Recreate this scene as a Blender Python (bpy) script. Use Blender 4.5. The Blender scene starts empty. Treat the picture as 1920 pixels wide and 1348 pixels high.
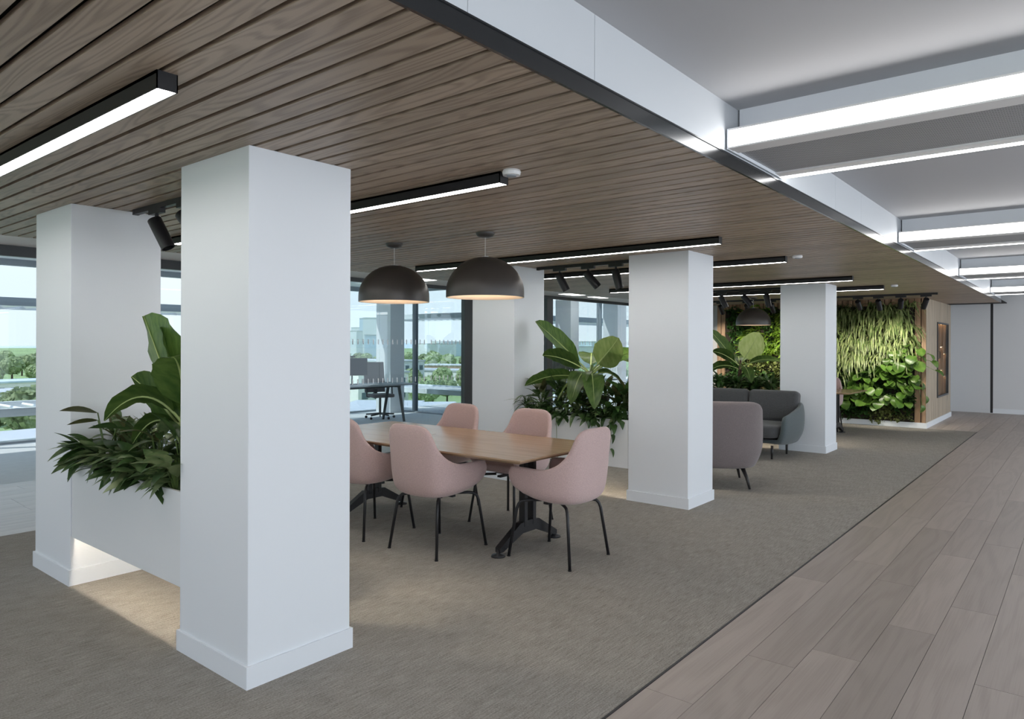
import bpy, math, random
from mathutils import Vector, Matrix
random.seed(7)
R = math.radians
sc = bpy.context.scene
col = sc.collection

# ------------------------------------------------------------------ camera
AL = 0.692583                       # heading of the lens, measured from +X towards +Y
cd = bpy.data.cameras.new('camera'); cam = bpy.data.objects.new('camera', cd); col.objects.link(cam)
cd.sensor_width = 36; cd.lens = 1325.87 / 1920 * 36
cd.shift_x = (960 - 941.73) / 1920; cd.shift_y = -(674 - 645.61) / 1920
cd.clip_end = 6000; cd.clip_start = .05
fw = Vector((math.cos(AL), math.sin(AL), 0)); rt = Vector((math.sin(AL), -math.cos(AL), 0)); up = Vector((0, 0, 1))
ro = 0.0031                         # a touch of roll
r2 = rt * math.cos(ro) + up * math.sin(ro); u2 = up * math.cos(ro) - rt * math.sin(ro)
m = Matrix((r2, u2, -fw)).transposed().to_4x4(); m.translation = Vector((0, 0, 1.6))
cam.matrix_world = m
sc.camera = cam

# ------------------------------------------------------------------ world, sun, exposure
w = bpy.data.worlds.new('world'); sc.world = w; w.use_nodes = True
nt = w.node_tree; nt.nodes.clear()
tc = nt.nodes.new('ShaderNodeTexCoord'); sp = nt.nodes.new('ShaderNodeSeparateXYZ'); rp = nt.nodes.new('ShaderNodeValToRGB')
bg = nt.nodes.new('ShaderNodeBackground'); ow = nt.nodes.new('ShaderNodeOutputWorld')
nz = nt.nodes.new('ShaderNodeTexNoise'); nz.inputs['Scale'].default_value = 2.6; nz.inputs['Detail'].default_value = 4
mxn = nt.nodes.new('ShaderNodeMix'); mxn.data_type = 'RGBA'; mxn.inputs['B'].default_value = (1.0, 1.0, 1.0, 1)
cr2 = nt.nodes.new('ShaderNodeValToRGB'); cr2.color_ramp.elements[0].position = .45; cr2.color_ramp.elements[1].position = .75
cr2.color_ramp.elements[1].color = (.6, .6, .6, 1)
nt.links.new(tc.outputs['Generated'], sp.inputs[0]); nt.links.new(sp.outputs['Z'], rp.inputs[0])
nt.links.new(tc.outputs['Generated'], nz.inputs['Vector']); nt.links.new(nz.outputs['Fac'], cr2.inputs[0])
nt.links.new(rp.outputs[0], mxn.inputs['A']); nt.links.new(cr2.outputs[0], mxn.inputs['Factor'])
nt.links.new(mxn.outputs['Result'], bg.inputs[0]); nt.links.new(bg.outputs[0], ow.inputs[0])
e = rp.color_ramp.elements
e[0].position = 0.0; e[0].color = (.80, .88, .97, 1)
e[1].position = 1.0; e[1].color = (.42, .62, .95, 1)
x = e.new(.12); x.color = (.84, .92, 1.0, 1)
x = e.new(.5); x.color = (.60, .77, 1.0, 1)
bg.inputs[1].default_value = 2.6

sd = bpy.data.lights.new('sun', 'SUN'); sd.energy = 8.0; sd.angle = R(1.0); sd.color = (1, .96, .9)
sun = bpy.data.objects.new('sun', sd); col.objects.link(sun)
sun.rotation_euler = Vector((.62, -.38, -.90)).to_track_quat('-Z', 'Y').to_euler()

sc.view_settings.view_transform = 'Standard'; sc.view_settings.look = 'None'
sc.view_settings.gamma = 1; sc.view_settings.use_curve_mapping = False
sc.view_settings.exposure = 0.12
cy = sc.cycles; cy.max_bounces = 8; cy.diffuse_bounces = 4; cy.glossy_bounces = 3; cy.transmission_bounces = 4; cy.transparent_max_bounces = 16
cy.caustics_reflective = False; cy.caustics_refractive = False; cy.sample_clamp_indirect = 6; cy.adaptive_threshold = .02
LAMP = 1.0                          # one dial for all the room's luminaires

# ------------------------------------------------------------------ materials
MATS = {}
def newmat(name):
    M = bpy.data.materials.new(name); M.use_nodes = True
    N = M.node_tree.nodes; b = N['Principled BSDF']; MATS[name] = M
    return M, N, M.node_tree.links, b
def plain(name, c, rough=.5, metal=0, spec=.5, bump=0, bscale=200, var=0, vscale=3):
    M, N, L, b = newmat(name)
    b.inputs['Base Color'].default_value = (*c, 1); b.inputs['Roughness'].default_value = rough
    b.inputs['Metallic'].default_value = metal; b.inputs['Specular IOR Level'].default_value = spec
    t = N.new('ShaderNodeTexCoord')
    if var:
        n = N.new('ShaderNodeTexNoise'); n.inputs['Scale'].default_value = vscale; n.inputs['Detail'].default_value = 4
        L.new(t.outputs['Object'], n.inputs['Vector'])
        r = N.new('ShaderNodeValToRGB')
        r.color_ramp.elements[0].color = (*[k * (1 - var) for k in c], 1); r.color_ramp.elements[1].color = (*[min(1, k * (1 + var)) for k in c], 1)
        r.color_ramp.elements[0].position = .3; r.color_ramp.elements[1].position = .7
        L.new(n.outputs['Fac'], r.inputs[0]); L.new(r.outputs[0], b.inputs['Base Color'])
    if bump:
        n = N.new('ShaderNodeTexNoise'); n.inputs['Scale'].default_value = bscale; n.inputs['Detail'].default_value = 2
        L.new(t.outputs['Object'], n.inputs['Vector'])
        p = N.new('ShaderNodeBump'); p.inputs['Strength'].default_value = bump; p.inputs['Distance'].default_value = .002
        L.new(n.outputs['Fac'], p.inputs['Height']); L.new(p.outputs[0], b.inputs['Normal'])
    return M
def glow(name, c, s):
    M, N, L, b = newmat(name)
    b.inputs['Base Color'].default_value = (.9, .9, .9, 1); b.inputs['Emission Color'].default_value = (*c, 1); b.inputs['Emission Strength'].default_value = s
    return M
def wood(name, dark, light, axis, rough=.45, rings=9, hue=.25, gscale=1.0, fibre=.5, spec=.4):
    """straight grained timber; axis = the board's long direction"""
    M, N, L, b = newmat(name)
    t = N.new('ShaderNodeTexCoord'); oi = N.new('ShaderNodeObjectInfo')
    mul = N.new('ShaderNodeVectorMath'); mul.operation = 'SCALE'; mul.inputs[0].default_value = (17.3, 31.7, 9.1)
    L.new(oi.outputs['Random'], mul.inputs['Scale'])
    add = N.new('ShaderNodeVectorMath'); add.operation = 'ADD'
    L.new(t.outputs['Object'], add.inputs[0]); L.new(mul.outputs[0], add.inputs[1])
    mp = N.new('ShaderNodeMapping'); L.new(add.outputs[0], mp.inputs['Vector'])
    s = [5.5 * gscale] * 3; s['xyz'.index(axis)] = .55 * gscale; mp.inputs['Scale'].default_value = s
    n = N.new('ShaderNodeTexNoise'); n.inputs['Scale'].default_value = 1; n.inputs['Detail'].default_value = 1.5; n.inputs['Distortion'].default_value = .35
    L.new(mp.outputs[0], n.inputs['Vector'])
    m1 = N.new('ShaderNodeMath'); m1.operation = 'MULTIPLY'; m1.inputs[1].default_value = rings * 6.28
    L.new(n.outputs['Fac'], m1.inputs[0])
    m2 = N.new('ShaderNodeMath'); m2.operation = 'SINE'; L.new(m1.outputs[0], m2.inputs[0])
    mp2 = N.new('ShaderNodeMapping'); L.new(add.outputs[0], mp2.inputs['Vector'])
    s = [160.] * 3; s['xyz'.index(axis)] = 3.; mp2.inputs['Scale'].default_value = s
    n2 = N.new('ShaderNodeTexNoise'); n2.inputs['Scale'].default_value = 1; n2.inputs['Detail'].default_value = 2
    L.new(mp2.outputs[0], n2.inputs['Vector'])
    mr = N.new('ShaderNodeMapRange'); L.new(m2.outputs[0], mr.inputs[0]); mr.inputs[1].default_value = -1; mr.inputs[2].default_value = .9
    mx = N.new('ShaderNodeMix'); mx.data_type = 'FLOAT'; mx.inputs[0].default_value = fibre
    L.new(mr.outputs[0], mx.inputs[2]); L.new(n2.outputs['Fac'], mx.inputs[3])
    rr = N.new('ShaderNodeValToRGB'); rr.color_ramp.elements[0].color = (*dark, 1); rr.color_ramp.elements[1].color = (*light, 1)
    rr.color_ramp.elements[0].position = .12; rr.color_ramp.elements[1].position = .62
    L.new(mx.outputs[0], rr.inputs[0])
    hs = N.new('ShaderNodeHueSaturation'); L.new(rr.outputs[0], hs.inputs['Color'])
    mv = N.new('ShaderNodeMapRange'); mv.inputs[3].default_value = 1 - hue; mv.inputs[4].default_value = 1 + hue
    L.new(oi.outputs['Random'], mv.inputs[0]); L.new(mv.outputs[0], hs.inputs['Value'])
    L.new(hs.outputs[0], b.inputs['Base Color'])
    b.inputs['Roughness'].default_value = rough; b.inputs['Specular IOR Level'].default_value = spec
    p = N.new('ShaderNodeBump'); p.inputs['Strength'].default_value = .25; p.inputs['Distance'].default_value = .0015
    L.new(mx.outputs[0], p.inputs['Height']); L.new(p.outputs[0], b.inputs['Normal'])
    return M
def leafmat(name, c1, c2, trans=.35, rough=.35, streak=0):
    M, N, L, b = newmat(name)
    t = N.new('ShaderNodeTexCoord'); oi = N.new('ShaderNodeObjectInfo')
    n = N.new('ShaderNodeTexNoise'); n.inputs['Scale'].default_value = 9; n.inputs['Detail'].default_value = 3
    add = N.new('ShaderNodeVectorMath'); add.operation = 'ADD'
    L.new(t.outputs['Object'], add.inputs[0]); L.new(oi.outputs['Random'], add.inputs[1]); L.new(add.outputs[0], n.inputs['Vector'])
    if streak:
        mp = N.new('ShaderNodeMapping'); mp.inputs['Scale'].default_value = (1.0, 3.2, 1.0); L.new(add.outputs[0], mp.inputs['Vector']); L.new(mp.outputs[0], n.inputs['Vector'])
    r = N.new('ShaderNodeValToRGB'); r.color_ramp.elements[0].color = (*c1, 1); r.color_ramp.elements[1].color = (*c2, 1)
    r.color_ramp.elements[0].position = .36; r.color_ramp.elements[1].position = .66
    L.new(n.outputs['Fac'], r.inputs[0])
    hs = N.new('ShaderNodeHueSaturation'); L.new(r.outputs[0], hs.inputs['Color'])
    mv = N.new('ShaderNodeMapRange'); mv.inputs[3].default_value = .72; mv.inputs[4].default_value = 1.28
    L.new(oi.outputs['Random'], mv.inputs[0]); L.new(mv.outputs[0], hs.inputs['Value'])
    L.new(hs.outputs[0], b.inputs['Base Color']); b.inputs['Roughness'].default_value = rough
    tr = N.new('ShaderNodeBsdfTranslucent'); L.new(hs.outputs[0], tr.inputs[0])
    ms = N.new('ShaderNodeMixShader'); ms.inputs[0].default_value = trans
    L.new(b.outputs[0], ms.inputs[1]); L.new(tr.outputs[0], ms.inputs[2])
    L.new(ms.outputs[0], N['Material Output'].inputs[0])
    return M
def glass(name, tint, refl=1.0):
    M, N, L, b = newmat(name); N.remove(b)
    t = N.new('ShaderNodeBsdfTransparent'); t.inputs[0].default_value = (*tint, 1)
    g = N.new('ShaderNodeBsdfGlossy'); g.inputs['Roughness'].default_value = .0; g.inputs[0].default_value = (.9, .96, 1, 1)
    f = N.new('ShaderNodeFresnel'); ge = N.new('ShaderNodeNewGeometry')
    io = N.new('ShaderNodeMix'); io.data_type = 'FLOAT'; io.inputs[2].default_value = 1.45; io.inputs[3].default_value = 1 / 1.45   # the same index seen from inside the pane
    L.new(ge.outputs['Backfacing'], io.inputs[0]); L.new(io.outputs[0], f.inputs[0])
    k = N.new('ShaderNodeMath'); k.operation = 'MULTIPLY'; k.inputs[1].default_value = refl; L.new(f.outputs[0], k.inputs[0])
    ms = N.new('ShaderNodeMixShader'); L.new(k.outputs[0], ms.inputs[0]); L.new(t.outputs[0], ms.inputs[1]); L.new(g.outputs[0], ms.inputs[2])
    L.new(ms.outputs[0], N['Material Output'].inputs[0])
    return M
def carpet(name, c1, c2, axis='x'):
    M, N, L, b = newmat(name)
    t = N.new('ShaderNodeTexCoord')
    mp = N.new('ShaderNodeMapping'); mp.inputs['Scale'].default_value = (9, 140, 1) if axis == 'x' else (140, 9, 1)
    L.new(t.outputs['Object'], mp.inputs['Vector'])
    n = N.new('ShaderNodeTexNoise'); n.inputs['Scale'].default_value = 1; n.inputs['Detail'].default_value = 2; L.new(mp.outputs[0], n.inputs['Vector'])
    n2 = N.new('ShaderNodeTexNoise'); n2.inputs['Scale'].default_value = 7; n2.inputs['Detail'].default_value = 8; n2.inputs['Roughness'].default_value = .7
    L.new(t.outputs['Object'], n2.inputs['Vector'])
    n3 = N.new('ShaderNodeTexNoise'); n3.inputs['Scale'].default_value = 120; n3.inputs['Detail'].default_value = 2; L.new(t.outputs['Object'], n3.inputs['Vector'])
    n2s = N.new('ShaderNodeMapRange'); n2s.inputs[3].default_value = .25; n2s.inputs[4].default_value = .75; L.new(n2.outputs['Fac'], n2s.inputs[0])
    a = N.new('ShaderNodeMath'); a.operation = 'ADD'; L.new(n.outputs['Fac'], a.inputs[0]); L.new(n2s.outputs[0], a.inputs[1])
    a2 = N.new('ShaderNodeMath'); a2.operation = 'ADD'; L.new(a.outputs[0], a2.inputs[0]); L.new(n3.outputs['Fac'], a2.inputs[1])
    mr = N.new('ShaderNodeMapRange'); mr.inputs[1].default_value = 1.12; mr.inputs[2].default_value = 1.88; L.new(a2.outputs[0], mr.inputs[0])
    r = N.new('ShaderNodeValToRGB'); r.color_ramp.elements[0].color = (*c1, 1); r.color_ramp.elements[1].color = (*c2, 1); L.new(mr.outputs[0], r.inputs[0])
    L.new(r.outputs[0], b.inputs['Base Color']); b.inputs['Roughness'].default_value = .95; b.inputs['Specular IOR Level'].default_value = .1
    p = N.new('ShaderNodeBump'); p.inputs['Strength'].default_value = .5; p.inputs['Distance'].default_value = .004
    L.new(a2.outputs[0], p.inputs['Height']); L.new(p.outputs[0], b.inputs['Normal'])
    return M
def fabric(name, c1, c2, scale=420):
    M, N, L, b = newmat(name)
    t = N.new('ShaderNodeTexCoord')
    mp = N.new('ShaderNodeMapping'); mp.inputs['Scale'].default_value = (.25, .25, 1); L.new(t.outputs['Object'], mp.inputs['Vector'])
    n = N.new('ShaderNodeTexNoise'); n.inputs['Scale'].default_value = scale; n.inputs['Detail'].default_value = 2; L.new(mp.outputs[0], n.inputs['Vector'])
    r = N.new('ShaderNodeValToRGB'); r.color_ramp.elements[0].color = (*c1, 1); r.color_ramp.elements[1].color = (*c2, 1)
    r.color_ramp.elements[0].position = .3; r.color_ramp.elements[1].position = .7
    L.new(n.outputs['Fac'], r.inputs[0]); L.new(r.outputs[0], b.inputs['Base Color'])
    b.inputs['Roughness'].default_value = .9; b.inputs['Specular IOR Level'].default_value = .2; b.inputs['Sheen Weight'].default_value = .25
    p = N.new('ShaderNodeBump'); p.inputs['Strength'].default_value = .35; p.inputs['Distance'].default_value = .0015
    L.new(n.outputs['Fac'], p.inputs['Height']); L.new(p.outputs[0], b.inputs['Normal'])
    return M
def perforated(name, c, hole, scale):
    """sheet punched with a fine regular grid of holes (far below the size one could pick out singly)"""
    M, N, L, b = newmat(name)
    t = N.new('ShaderNodeTexCoord'); s = N.new('ShaderNodeSeparateXYZ'); L.new(t.outputs['Object'], s.inputs[0])
    outs = []
    for ax in 'XY':
        m1 = N.new('ShaderNodeMath'); m1.operation = 'MULTIPLY'; m1.inputs[1].default_value = scale; L.new(s.outputs[ax], m1.inputs[0])
        m2 = N.new('ShaderNodeMath'); m2.operation = 'SINE'; L.new(m1.outputs[0], m2.inputs[0]); outs.append(m2)
    a = N.new('ShaderNodeMath'); a.operation = 'MULTIPLY'; L.new(outs[0].outputs[0], a.inputs[0]); L.new(outs[1].outputs[0], a.inputs[1])
    g = N.new('ShaderNodeMath'); g.operation = 'GREATER_THAN'; g.inputs[1].default_value = .12; L.new(a.outputs[0], g.inputs[0])
    mx = N.new('ShaderNodeMix'); mx.data_type = 'RGBA'; mx.inputs['A'].default_value = (*c, 1); mx.inputs['B'].default_value = (*hole, 1)
    L.new(g.outputs[0], mx.inputs['Factor']); L.new(mx.outputs['Result'], b.inputs['Base Color']); b.inputs['Roughness'].default_value = .5
    return M

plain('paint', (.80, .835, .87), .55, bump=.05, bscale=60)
plain('paint_fascia', (.60, .63, .66), .5)
plain('paint_wall', (.70, .71, .72), .6)
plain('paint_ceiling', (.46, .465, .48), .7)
plain('paint_soffit', (.84, .83, .82), .7)
plain('planter_paint', (.78, .80, .81), .5)
plain('metal_trim', (.10, .105, .11), .22, metal=1)
plain('black_metal', (.012, .012, .014), .42)
plain('black_gloss', (.012, .012, .014), .3)
plain('dark_void', (.012, .010, .009), .9)
plain('frame_dark', (.05, .055, .06), .4)
plain('frame_grey', (.30, .34, .38), .45)
plain('pendant_shell', (.055, .048, .044), .38, spec=.6)
plain('pendant_white', (.85, .72, .58), .6)
plain('chrome', (.5, .5, .5), .25, metal=1)
plain('white_plastic', (.8, .8, .8), .4)
plain('vinyl', (.85, .9, .95), .5)
plain('screen', (.012, .022, .035), .5, spec=.15)
plain('soil', (.03, .022, .016), .95, bump=.6, bscale=60)
plain('stem', (.10, .16, .04), .5, var=.3, vscale=12)
plain('stem_brown', (.09, .05, .03), .7, var=.3, vscale=20)
plain('midrib', (.42, .52, .20), .45)
plain('tarmac', (.35, .37, .38), .9, var=.3, vscale=.05)
plain('meadow', (.22, .32, .14), .95, var=.4, vscale=.03)
plain('roof_grey', (.45, .48, .52), .7); plain('wall_white', (.75, .75, .74), .7); plain('wall_brick', (.42, .30, .24), .8)
plain('tower_blue', (.45, .56, .66), .4); plain('tower_grey', (.60, .64, .68), .6); plain('pane_far', (.10, .14, .18), .2)  # tower colours are paled in place of distance haze
plain('trunk', (.08, .055, .035), .9)
plain('hazed_hill', (.45, .54, .60), 1.0, var=.2, vscale=.004)  # distance haze is put into the hill colour
plain('shade_white', (.75, .78, .80), .5); plain('shade_grey', (.72, .77, .80), .5)
plain('leg_dark', (.02, .018, .018), .45)
glow('led', (1.0, .97, .93), 20 * LAMP)
glow('led_beam', (1.0, .98, .96), 7.5 * LAMP)
glow('led_panel', (1.0, .97, .93), 5 * LAMP)
glow('bulb', (1.0, .80, .60), 3 * LAMP)
glow('led_strip', (1.0, .87, .70), 75 * LAMP)
glow('led_niche', (1.0, .66, .36), 7 * LAMP)
wood('slat_oak', (.26, .195, .145), (.42, .33, .25), 'y', rough=.42, rings=13, hue=.13, gscale=1.5, fibre=.55)
wood('floor_oak', (.30, .252, .22), (.37, .315, .278), 'x', rough=.42, rings=6, hue=.10, fibre=.72)
wood('floor_oak_pale', (.34, .30, .27), (.42, .37, .33), 'x', rough=.3, rings=5, hue=.06, fibre=.6, spec=.5)
wood('table_oak', (.36, .235, .14), (.43, .29, .18), 'y', rough=.22, rings=4, hue=.02, fibre=.7, spec=.6)
wood('clad_warm', (.27, .165, .095), (.42, .27, .165), 'z', rough=.5, rings=6, hue=.12)
wood('clad_pale', (.34, .275, .20), (.46, .385, .29), 'z', rough=.55, rings=6, hue=.10)
carpet('carpet', (.19, .175, .156), (.42, .39, .352))
carpet('carpet_office', (.55, .57, .59), (.74, .76, .78))  # lightened so the colour carries sky light from the windows
fabric('pink_fabric', (.50, .36, .345), (.64, .48, .46))
fabric('mauve_fabric', (.175, .148, .147), (.24, .205, .204))
fabric('grey_fabric', (.058, .060, .064), (.105, .108, .112))
fabric('teal_fabric', (.070, .092, .098), (.115, .140, .146))
fabric('office_fabric', (.13, .12, .13), (.19, .18, .19))
perforated('perforated_steel', (.55, .56, .57), (.06, .06, .06), 330)
leafmat('leaf_banana', (.058, .12, .028), (.12, .20, .05), .35, .32, streak=1)
leafmat('leaf_banana_pale', (.26, .38, .11), (.38, .48, .17), .45, .35, streak=1)
leafmat('leaf_banana_lit', (.42, .54, .18), (.56, .66, .28), .45, .35, streak=1)  # brighter copy of the pale leaf, spotlight put into the colour
leafmat('leaf_dark', (.03, .07, .022), (.09, .155, .05), .28, .3)
leafmat('leaf_varieg', (.055, .115, .035), (.25, .31, .15), .3, .35)
leafmat('leaf_olive', (.07, .08, .028), (.15, .155, .06), .28, .45)
leafmat('leaf_vine', (.03, .075, .018), (.07, .14, .035), .3, .35)
leafmat('leaf_round', (.06, .14, .02), (.15, .26, .05), .35, .28)
leafmat('leaf_spider', (.10, .17, .04), (.42, .47, .22), .3, .4, streak=1)
leafmat('leaf_fern', (.12, .24, .02), (.30, .44, .06), .4, .5)
leafmat('leaf_bush', (.02, .07, .012), (.06, .15, .03), .3, .5)
leafmat('leaf_moss', (.10, .13, .03), (.22, .25, .08), .3, .6)
leafmat('leaf_tree', (.24, .32, .16), (.42, .50, .28), .3, .8)  # greyed and lightened, outdoor haze painted into the foliage
glass('glass_facade', (.61, .635, .64), .6)
glass('glass_partition', (.92, .96, .97), .7)
glass('glass_door', (.95, .97, .97), .08)

# ------------------------------------------------------------------ mesh helpers
class MB:
    def __init__(s): s.v = []; s.f = []
    def add(s, vs, fs):
        o = len(s.v); s.v += [tuple(p) for p in vs]; s.f += [tuple(i + o for i in f) for f in fs]; return s
    def box(s, x0, x1, y0, y1, z0, z1):
        return s.add([(x0, y0, z0), (x1, y0, z0), (x1, y1, z0), (x0, y1, z0), (x0, y0, z1), (x1, y0, z1), (x1, y1, z1), (x0, y1, z1)],
                     [(0, 3, 2, 1), (4, 5, 6, 7), (0, 1, 5, 4), (1, 2, 6, 5), (2, 3, 7, 6), (3, 0, 4, 7)])
    def prism(s, pts, z0, z1):
        n = len(pts)
        return s.add([(p[0], p[1], z0) for p in pts] + [(p[0], p[1], z1) for p in pts],
                     [tuple(range(n - 1, -1, -1)), tuple(range(n, 2 * n))] + [(i, (i + 1) % n, n + (i + 1) % n, n + i) for i in range(n)])
    def tube(s, pts, rad, n=8, cap=True):
        pts = [Vector(p) for p in pts]; k = len(pts); rad = rad if isinstance(rad, (list, tuple)) else [rad] * k
        vs = []; prev = None
        for i in range(k):
            t = (pts[min(i + 1, k - 1)] - pts[max(i - 1, 0)]).normalized()
            if prev is None:
                a = Vector((0, 0, 1)) if abs(t.z) < .9 else Vector((1, 0, 0)); nn = t.cross(a).normalized()
            else:
                nn = (prev - t * prev.dot(t)).normalized()
            prev = nn; b = t.cross(nn)
            for j in range(n):
                a = 2 * math.pi * j / n; vs.append(pts[i] + (nn * math.cos(a) + b * math.sin(a)) * rad[i])
        fs = [(i * n + j, i * n + (j + 1) % n, (i + 1) * n + (j + 1) % n, (i + 1) * n + j) for i in range(k - 1) for j in range(n)]
        if cap: fs += [tuple(range(n - 1, -1, -1)), tuple(range((k - 1) * n, k * n))]
        return s.add(vs, fs)
    def lathe(s, prof, c=(0, 0, 0), n=32):
        vs = []; k = len(prof)
        for r_, z_ in prof:
            for j in range(n):
                a = 2 * math.pi * j / n; vs.append((c[0] + r_ * math.cos(a), c[1] + r_ * math.sin(a), c[2] + z_))
        fs = [(i * n + j, i * n + (j + 1) % n, (i + 1) * n + (j + 1) % n, (i + 1) * n + j) for i in range(k - 1) for j in range(n)]
        return s.add(vs, fs)
    def mesh(s, name, mat=None, smooth=False):
        me = bpy.data.meshes.new(name); me.from_pydata(s.v, [], s.f); me.update()
        if mat: me.materials.append(MATS[mat])
        if smooth: me.polygons.foreach_set('use_smooth', [True] * len(me.polygons))
        return me
    def obj(s, name, mat, parent=None, smooth=False, bevel=0, seg=2, sub=0):
        return mkobj(name, s.mesh(name, mat, smooth), parent, bevel=bevel, seg=seg, sub=sub)
def mkobj(name, me, parent=None, loc=None, rot=None, scale=None, bevel=0, seg=2, sub=0):
    o = bpy.data.objects.new(name, me); col.objects.link(o)
    if parent: o.parent = parent
    if loc is not None: o.location = loc
    if rot is not None: o.rotation_euler = rot
    if scale is not None: o.scale = scale
    if bevel:
        b = o.modifiers.new('bevel', 'BEVEL'); b.width = bevel; b.segments = seg; b.limit_method = 'ANGLE'; b.angle_limit = R(40)
    if sub:
        b = o.modifiers.new('sub', 'SUBSURF'); b.levels = sub; b.render_levels = sub
    return o
def tag(o, label=None, cat=None, group=None, kind=None):
    if label: o['label'] = label
    if cat: o['category'] = cat
    if group: o['group'] = group
    if kind: o['kind'] = kind
    return o
def empty(name, loc=(0, 0, 0), rz=0):
    o = bpy.data.objects.new(name, None); col.objects.link(o); o.location = loc; o.rotation_euler = (0, 0, rz); o.empty_display_size = .1
    return o
KIDS = {}
def kids(o): return [c for c in bpy.data.objects if c.parent == o]
def copy_tree(o, parent=None):
    c = o.copy(); col.objects.link(c); c.parent = parent
    for ch in kids(o): copy_tree(ch, c)
    return c
def B(*a): return MB().box(*a)
def struct(o, label, cat=None): return tag(o, label, cat, None, 'structure')

ZC, ZH = 2.52, 2.85                 # timber ceiling, plaster ceiling
YE, YW, YP, YF = 1.43, 7.15, 7.86, 13.2   # timber ceiling edge, its far edge, glass partition, facade
XE = 20.4                           # end wall

# ------------------------------------------------------------------ floors
flm = B(-5, 15.74, 1.6, 6.92, -.06, 0); flm.box(15.74, 16, 6.62, 6.92, -.06, 0)
fl = flm.obj('floor', 'carpet'); struct(fl, 'grey brown flecked carpet under the timber ceiling', 'floor')
fo = B(-5, 30, 9.44, YF + .1, -.06, 0).obj('floor_office', 'carpet_office'); struct(fo, 'grey carpet along the windows, window light painted into its pale tone', 'floor')
tr = B(-5, 15.74, 1.588, 1.6, -.02, .002).obj('trim_floor', 'black_metal'); struct(tr, 'thin dark strip between carpet and wooden floor', 'trim')
def planks(name, y0, y1, pw, x0, x1, mat, label, x_detail, clip=False):
    root = B(x0 - (0 if clip else 4), x1 + (0.1 if clip else 8), y0, y1, -.06, -.012).obj(name, mat); struct(root, label, 'floor')
    meshes = {}
    rnd = random.Random(3); y = y1; row = 0; X0 = x0
    while y > y0 + .01:
        ya = max(y0, y - pw); x = x0 - (0 if clip else rnd.uniform(0, 1.6))
        while x < x1 - (.05 if clip else 0):
            ln = rnd.choice((1.45, 1.8, 2.1))
            if clip: ln = round(min(ln, x1 + .1 - x), 3)
            key = (ln, round(y - ya, 3))
            if key not in meshes:
                h = (y - ya) / 2 - .0012; g = .0012
                meshes[key] = B(-ln / 2 + g, ln / 2 - g, -h, h, -.012, 0).mesh('plank', mat)
            mkobj('plank', meshes[key], root, (x + ln / 2, (y + ya) / 2, 0)); x += ln
        y = ya; row += 1
    return root
planks('floor_wood', -1.0, 1.588, .235, -2.0, 20.3, 'floor_oak', 'grey brown oak plank floor along the walkway', 12)
B(-5, 30, -3.6, -1.0, -.06, -.001).obj('floor_wood_rear', 'floor_oak'); struct(bpy.data.objects['floor_wood_rear'], 'oak floor behind the walkway planks', 'floor')
planks('floor_lobby', 1.588, 2.9, .235, 15.74, 20.3, 'floor_oak', 'grey brown oak planks beside the green wall block', 12, True)
planks('floor_walkway', 6.92, 9.44, .235, 0, 9, 'floor_oak_pale', 'pale plank floor between carpet and window side', 12)

# ------------------------------------------------------------------ timber ceiling
void = B(-1.6, 18.25, YE + .012, YW, 2.56, 2.58).obj('ceiling_timber', 'dark_void'); struct(void, 'dark void behind the slatted oak ceiling', 'ceiling')
P = .1155; PB = .0935
sl = {}
for seg in ((YE + .012, YW),):
    sl[seg] = B(-PB / 2, PB / 2, seg[0] - 4.3, seg[1] - 4.3, 0, .018).mesh('slat', 'slat_oak')
k = 0; xs = -1.5
while xs < 18.2:
    mkobj('slat', sl[(YE + .012, YW)], void, (xs, 4.3, ZC), bevel=.0); xs += P
tb = B(-1.6, 18.25, YE, YE + .012, ZC - .002, 2.582); tb.box(-1.6, 18.25, YE - .004, YE + .03, 2.582, 2.588)
tb.box(18.25, 18.262, YE, YW, ZC - .002, 2.582)
o = tb.obj('trim_metal', 'metal_trim'); struct(o, 'brushed metal edge strip along the timber ceiling', 'trim')
# white fascia above the strip, in panels
fa = B(-3, 18.24, YE + .03, YE + .06, 2.588, ZH).obj('wall_fascia', 'dark_void'); struct(fa, 'white fascia panels between the two ceilings', 'fascia')
J = [-3, -1.9, 1.57, 2.28, 5.58, 6.35, 9.78, 10.5, 13.98, 14.7, 18.24]
for a, b in zip(J, J[1:]):
    B(a + .0015, b - .0015, YE + .012, YE + .03, 2.588, ZH).obj('panel', 'paint_fascia', fa)
B(18.24, 18.27, YE + .012, YW, 2.588, ZH).obj('panel', 'paint', fa)
# plaster ceilings
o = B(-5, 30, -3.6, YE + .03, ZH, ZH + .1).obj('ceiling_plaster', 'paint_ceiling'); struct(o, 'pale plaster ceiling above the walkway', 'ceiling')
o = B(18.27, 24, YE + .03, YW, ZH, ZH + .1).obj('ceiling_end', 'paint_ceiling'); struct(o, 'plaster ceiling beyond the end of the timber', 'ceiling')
o = B(-5, 20, YW, YP + .02, ZC, ZC + .05).obj('ceiling_margin', 'paint_soffit'); struct(o, 'plaster margin between timber ceiling and glass partition', 'ceiling')
mb = B(-5, 12, YP + .02, YF + .1, ZH + .08, ZH + .18); mb.box(12, 24, YP + .02, 10.3, ZH + .08, ZH + .18)
o = mb.obj('ceiling_office', 'paint'); struct(o, 'white ceiling over the window side offices', 'ceiling')
o = B(-5, 24, YE + .06, YP, 2.60, 2.62).obj('ceiling_slab', 'dark_void'); struct(o, 'concealed slab over the timber ceiling', 'ceiling')
o = B(-5, 20, YP, YP + .04, ZC + .05, ZH + .1).obj('wall_bulkhead', 'paint_soffit'); struct(o, 'bulkhead above the glass partition', 'wall')

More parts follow.
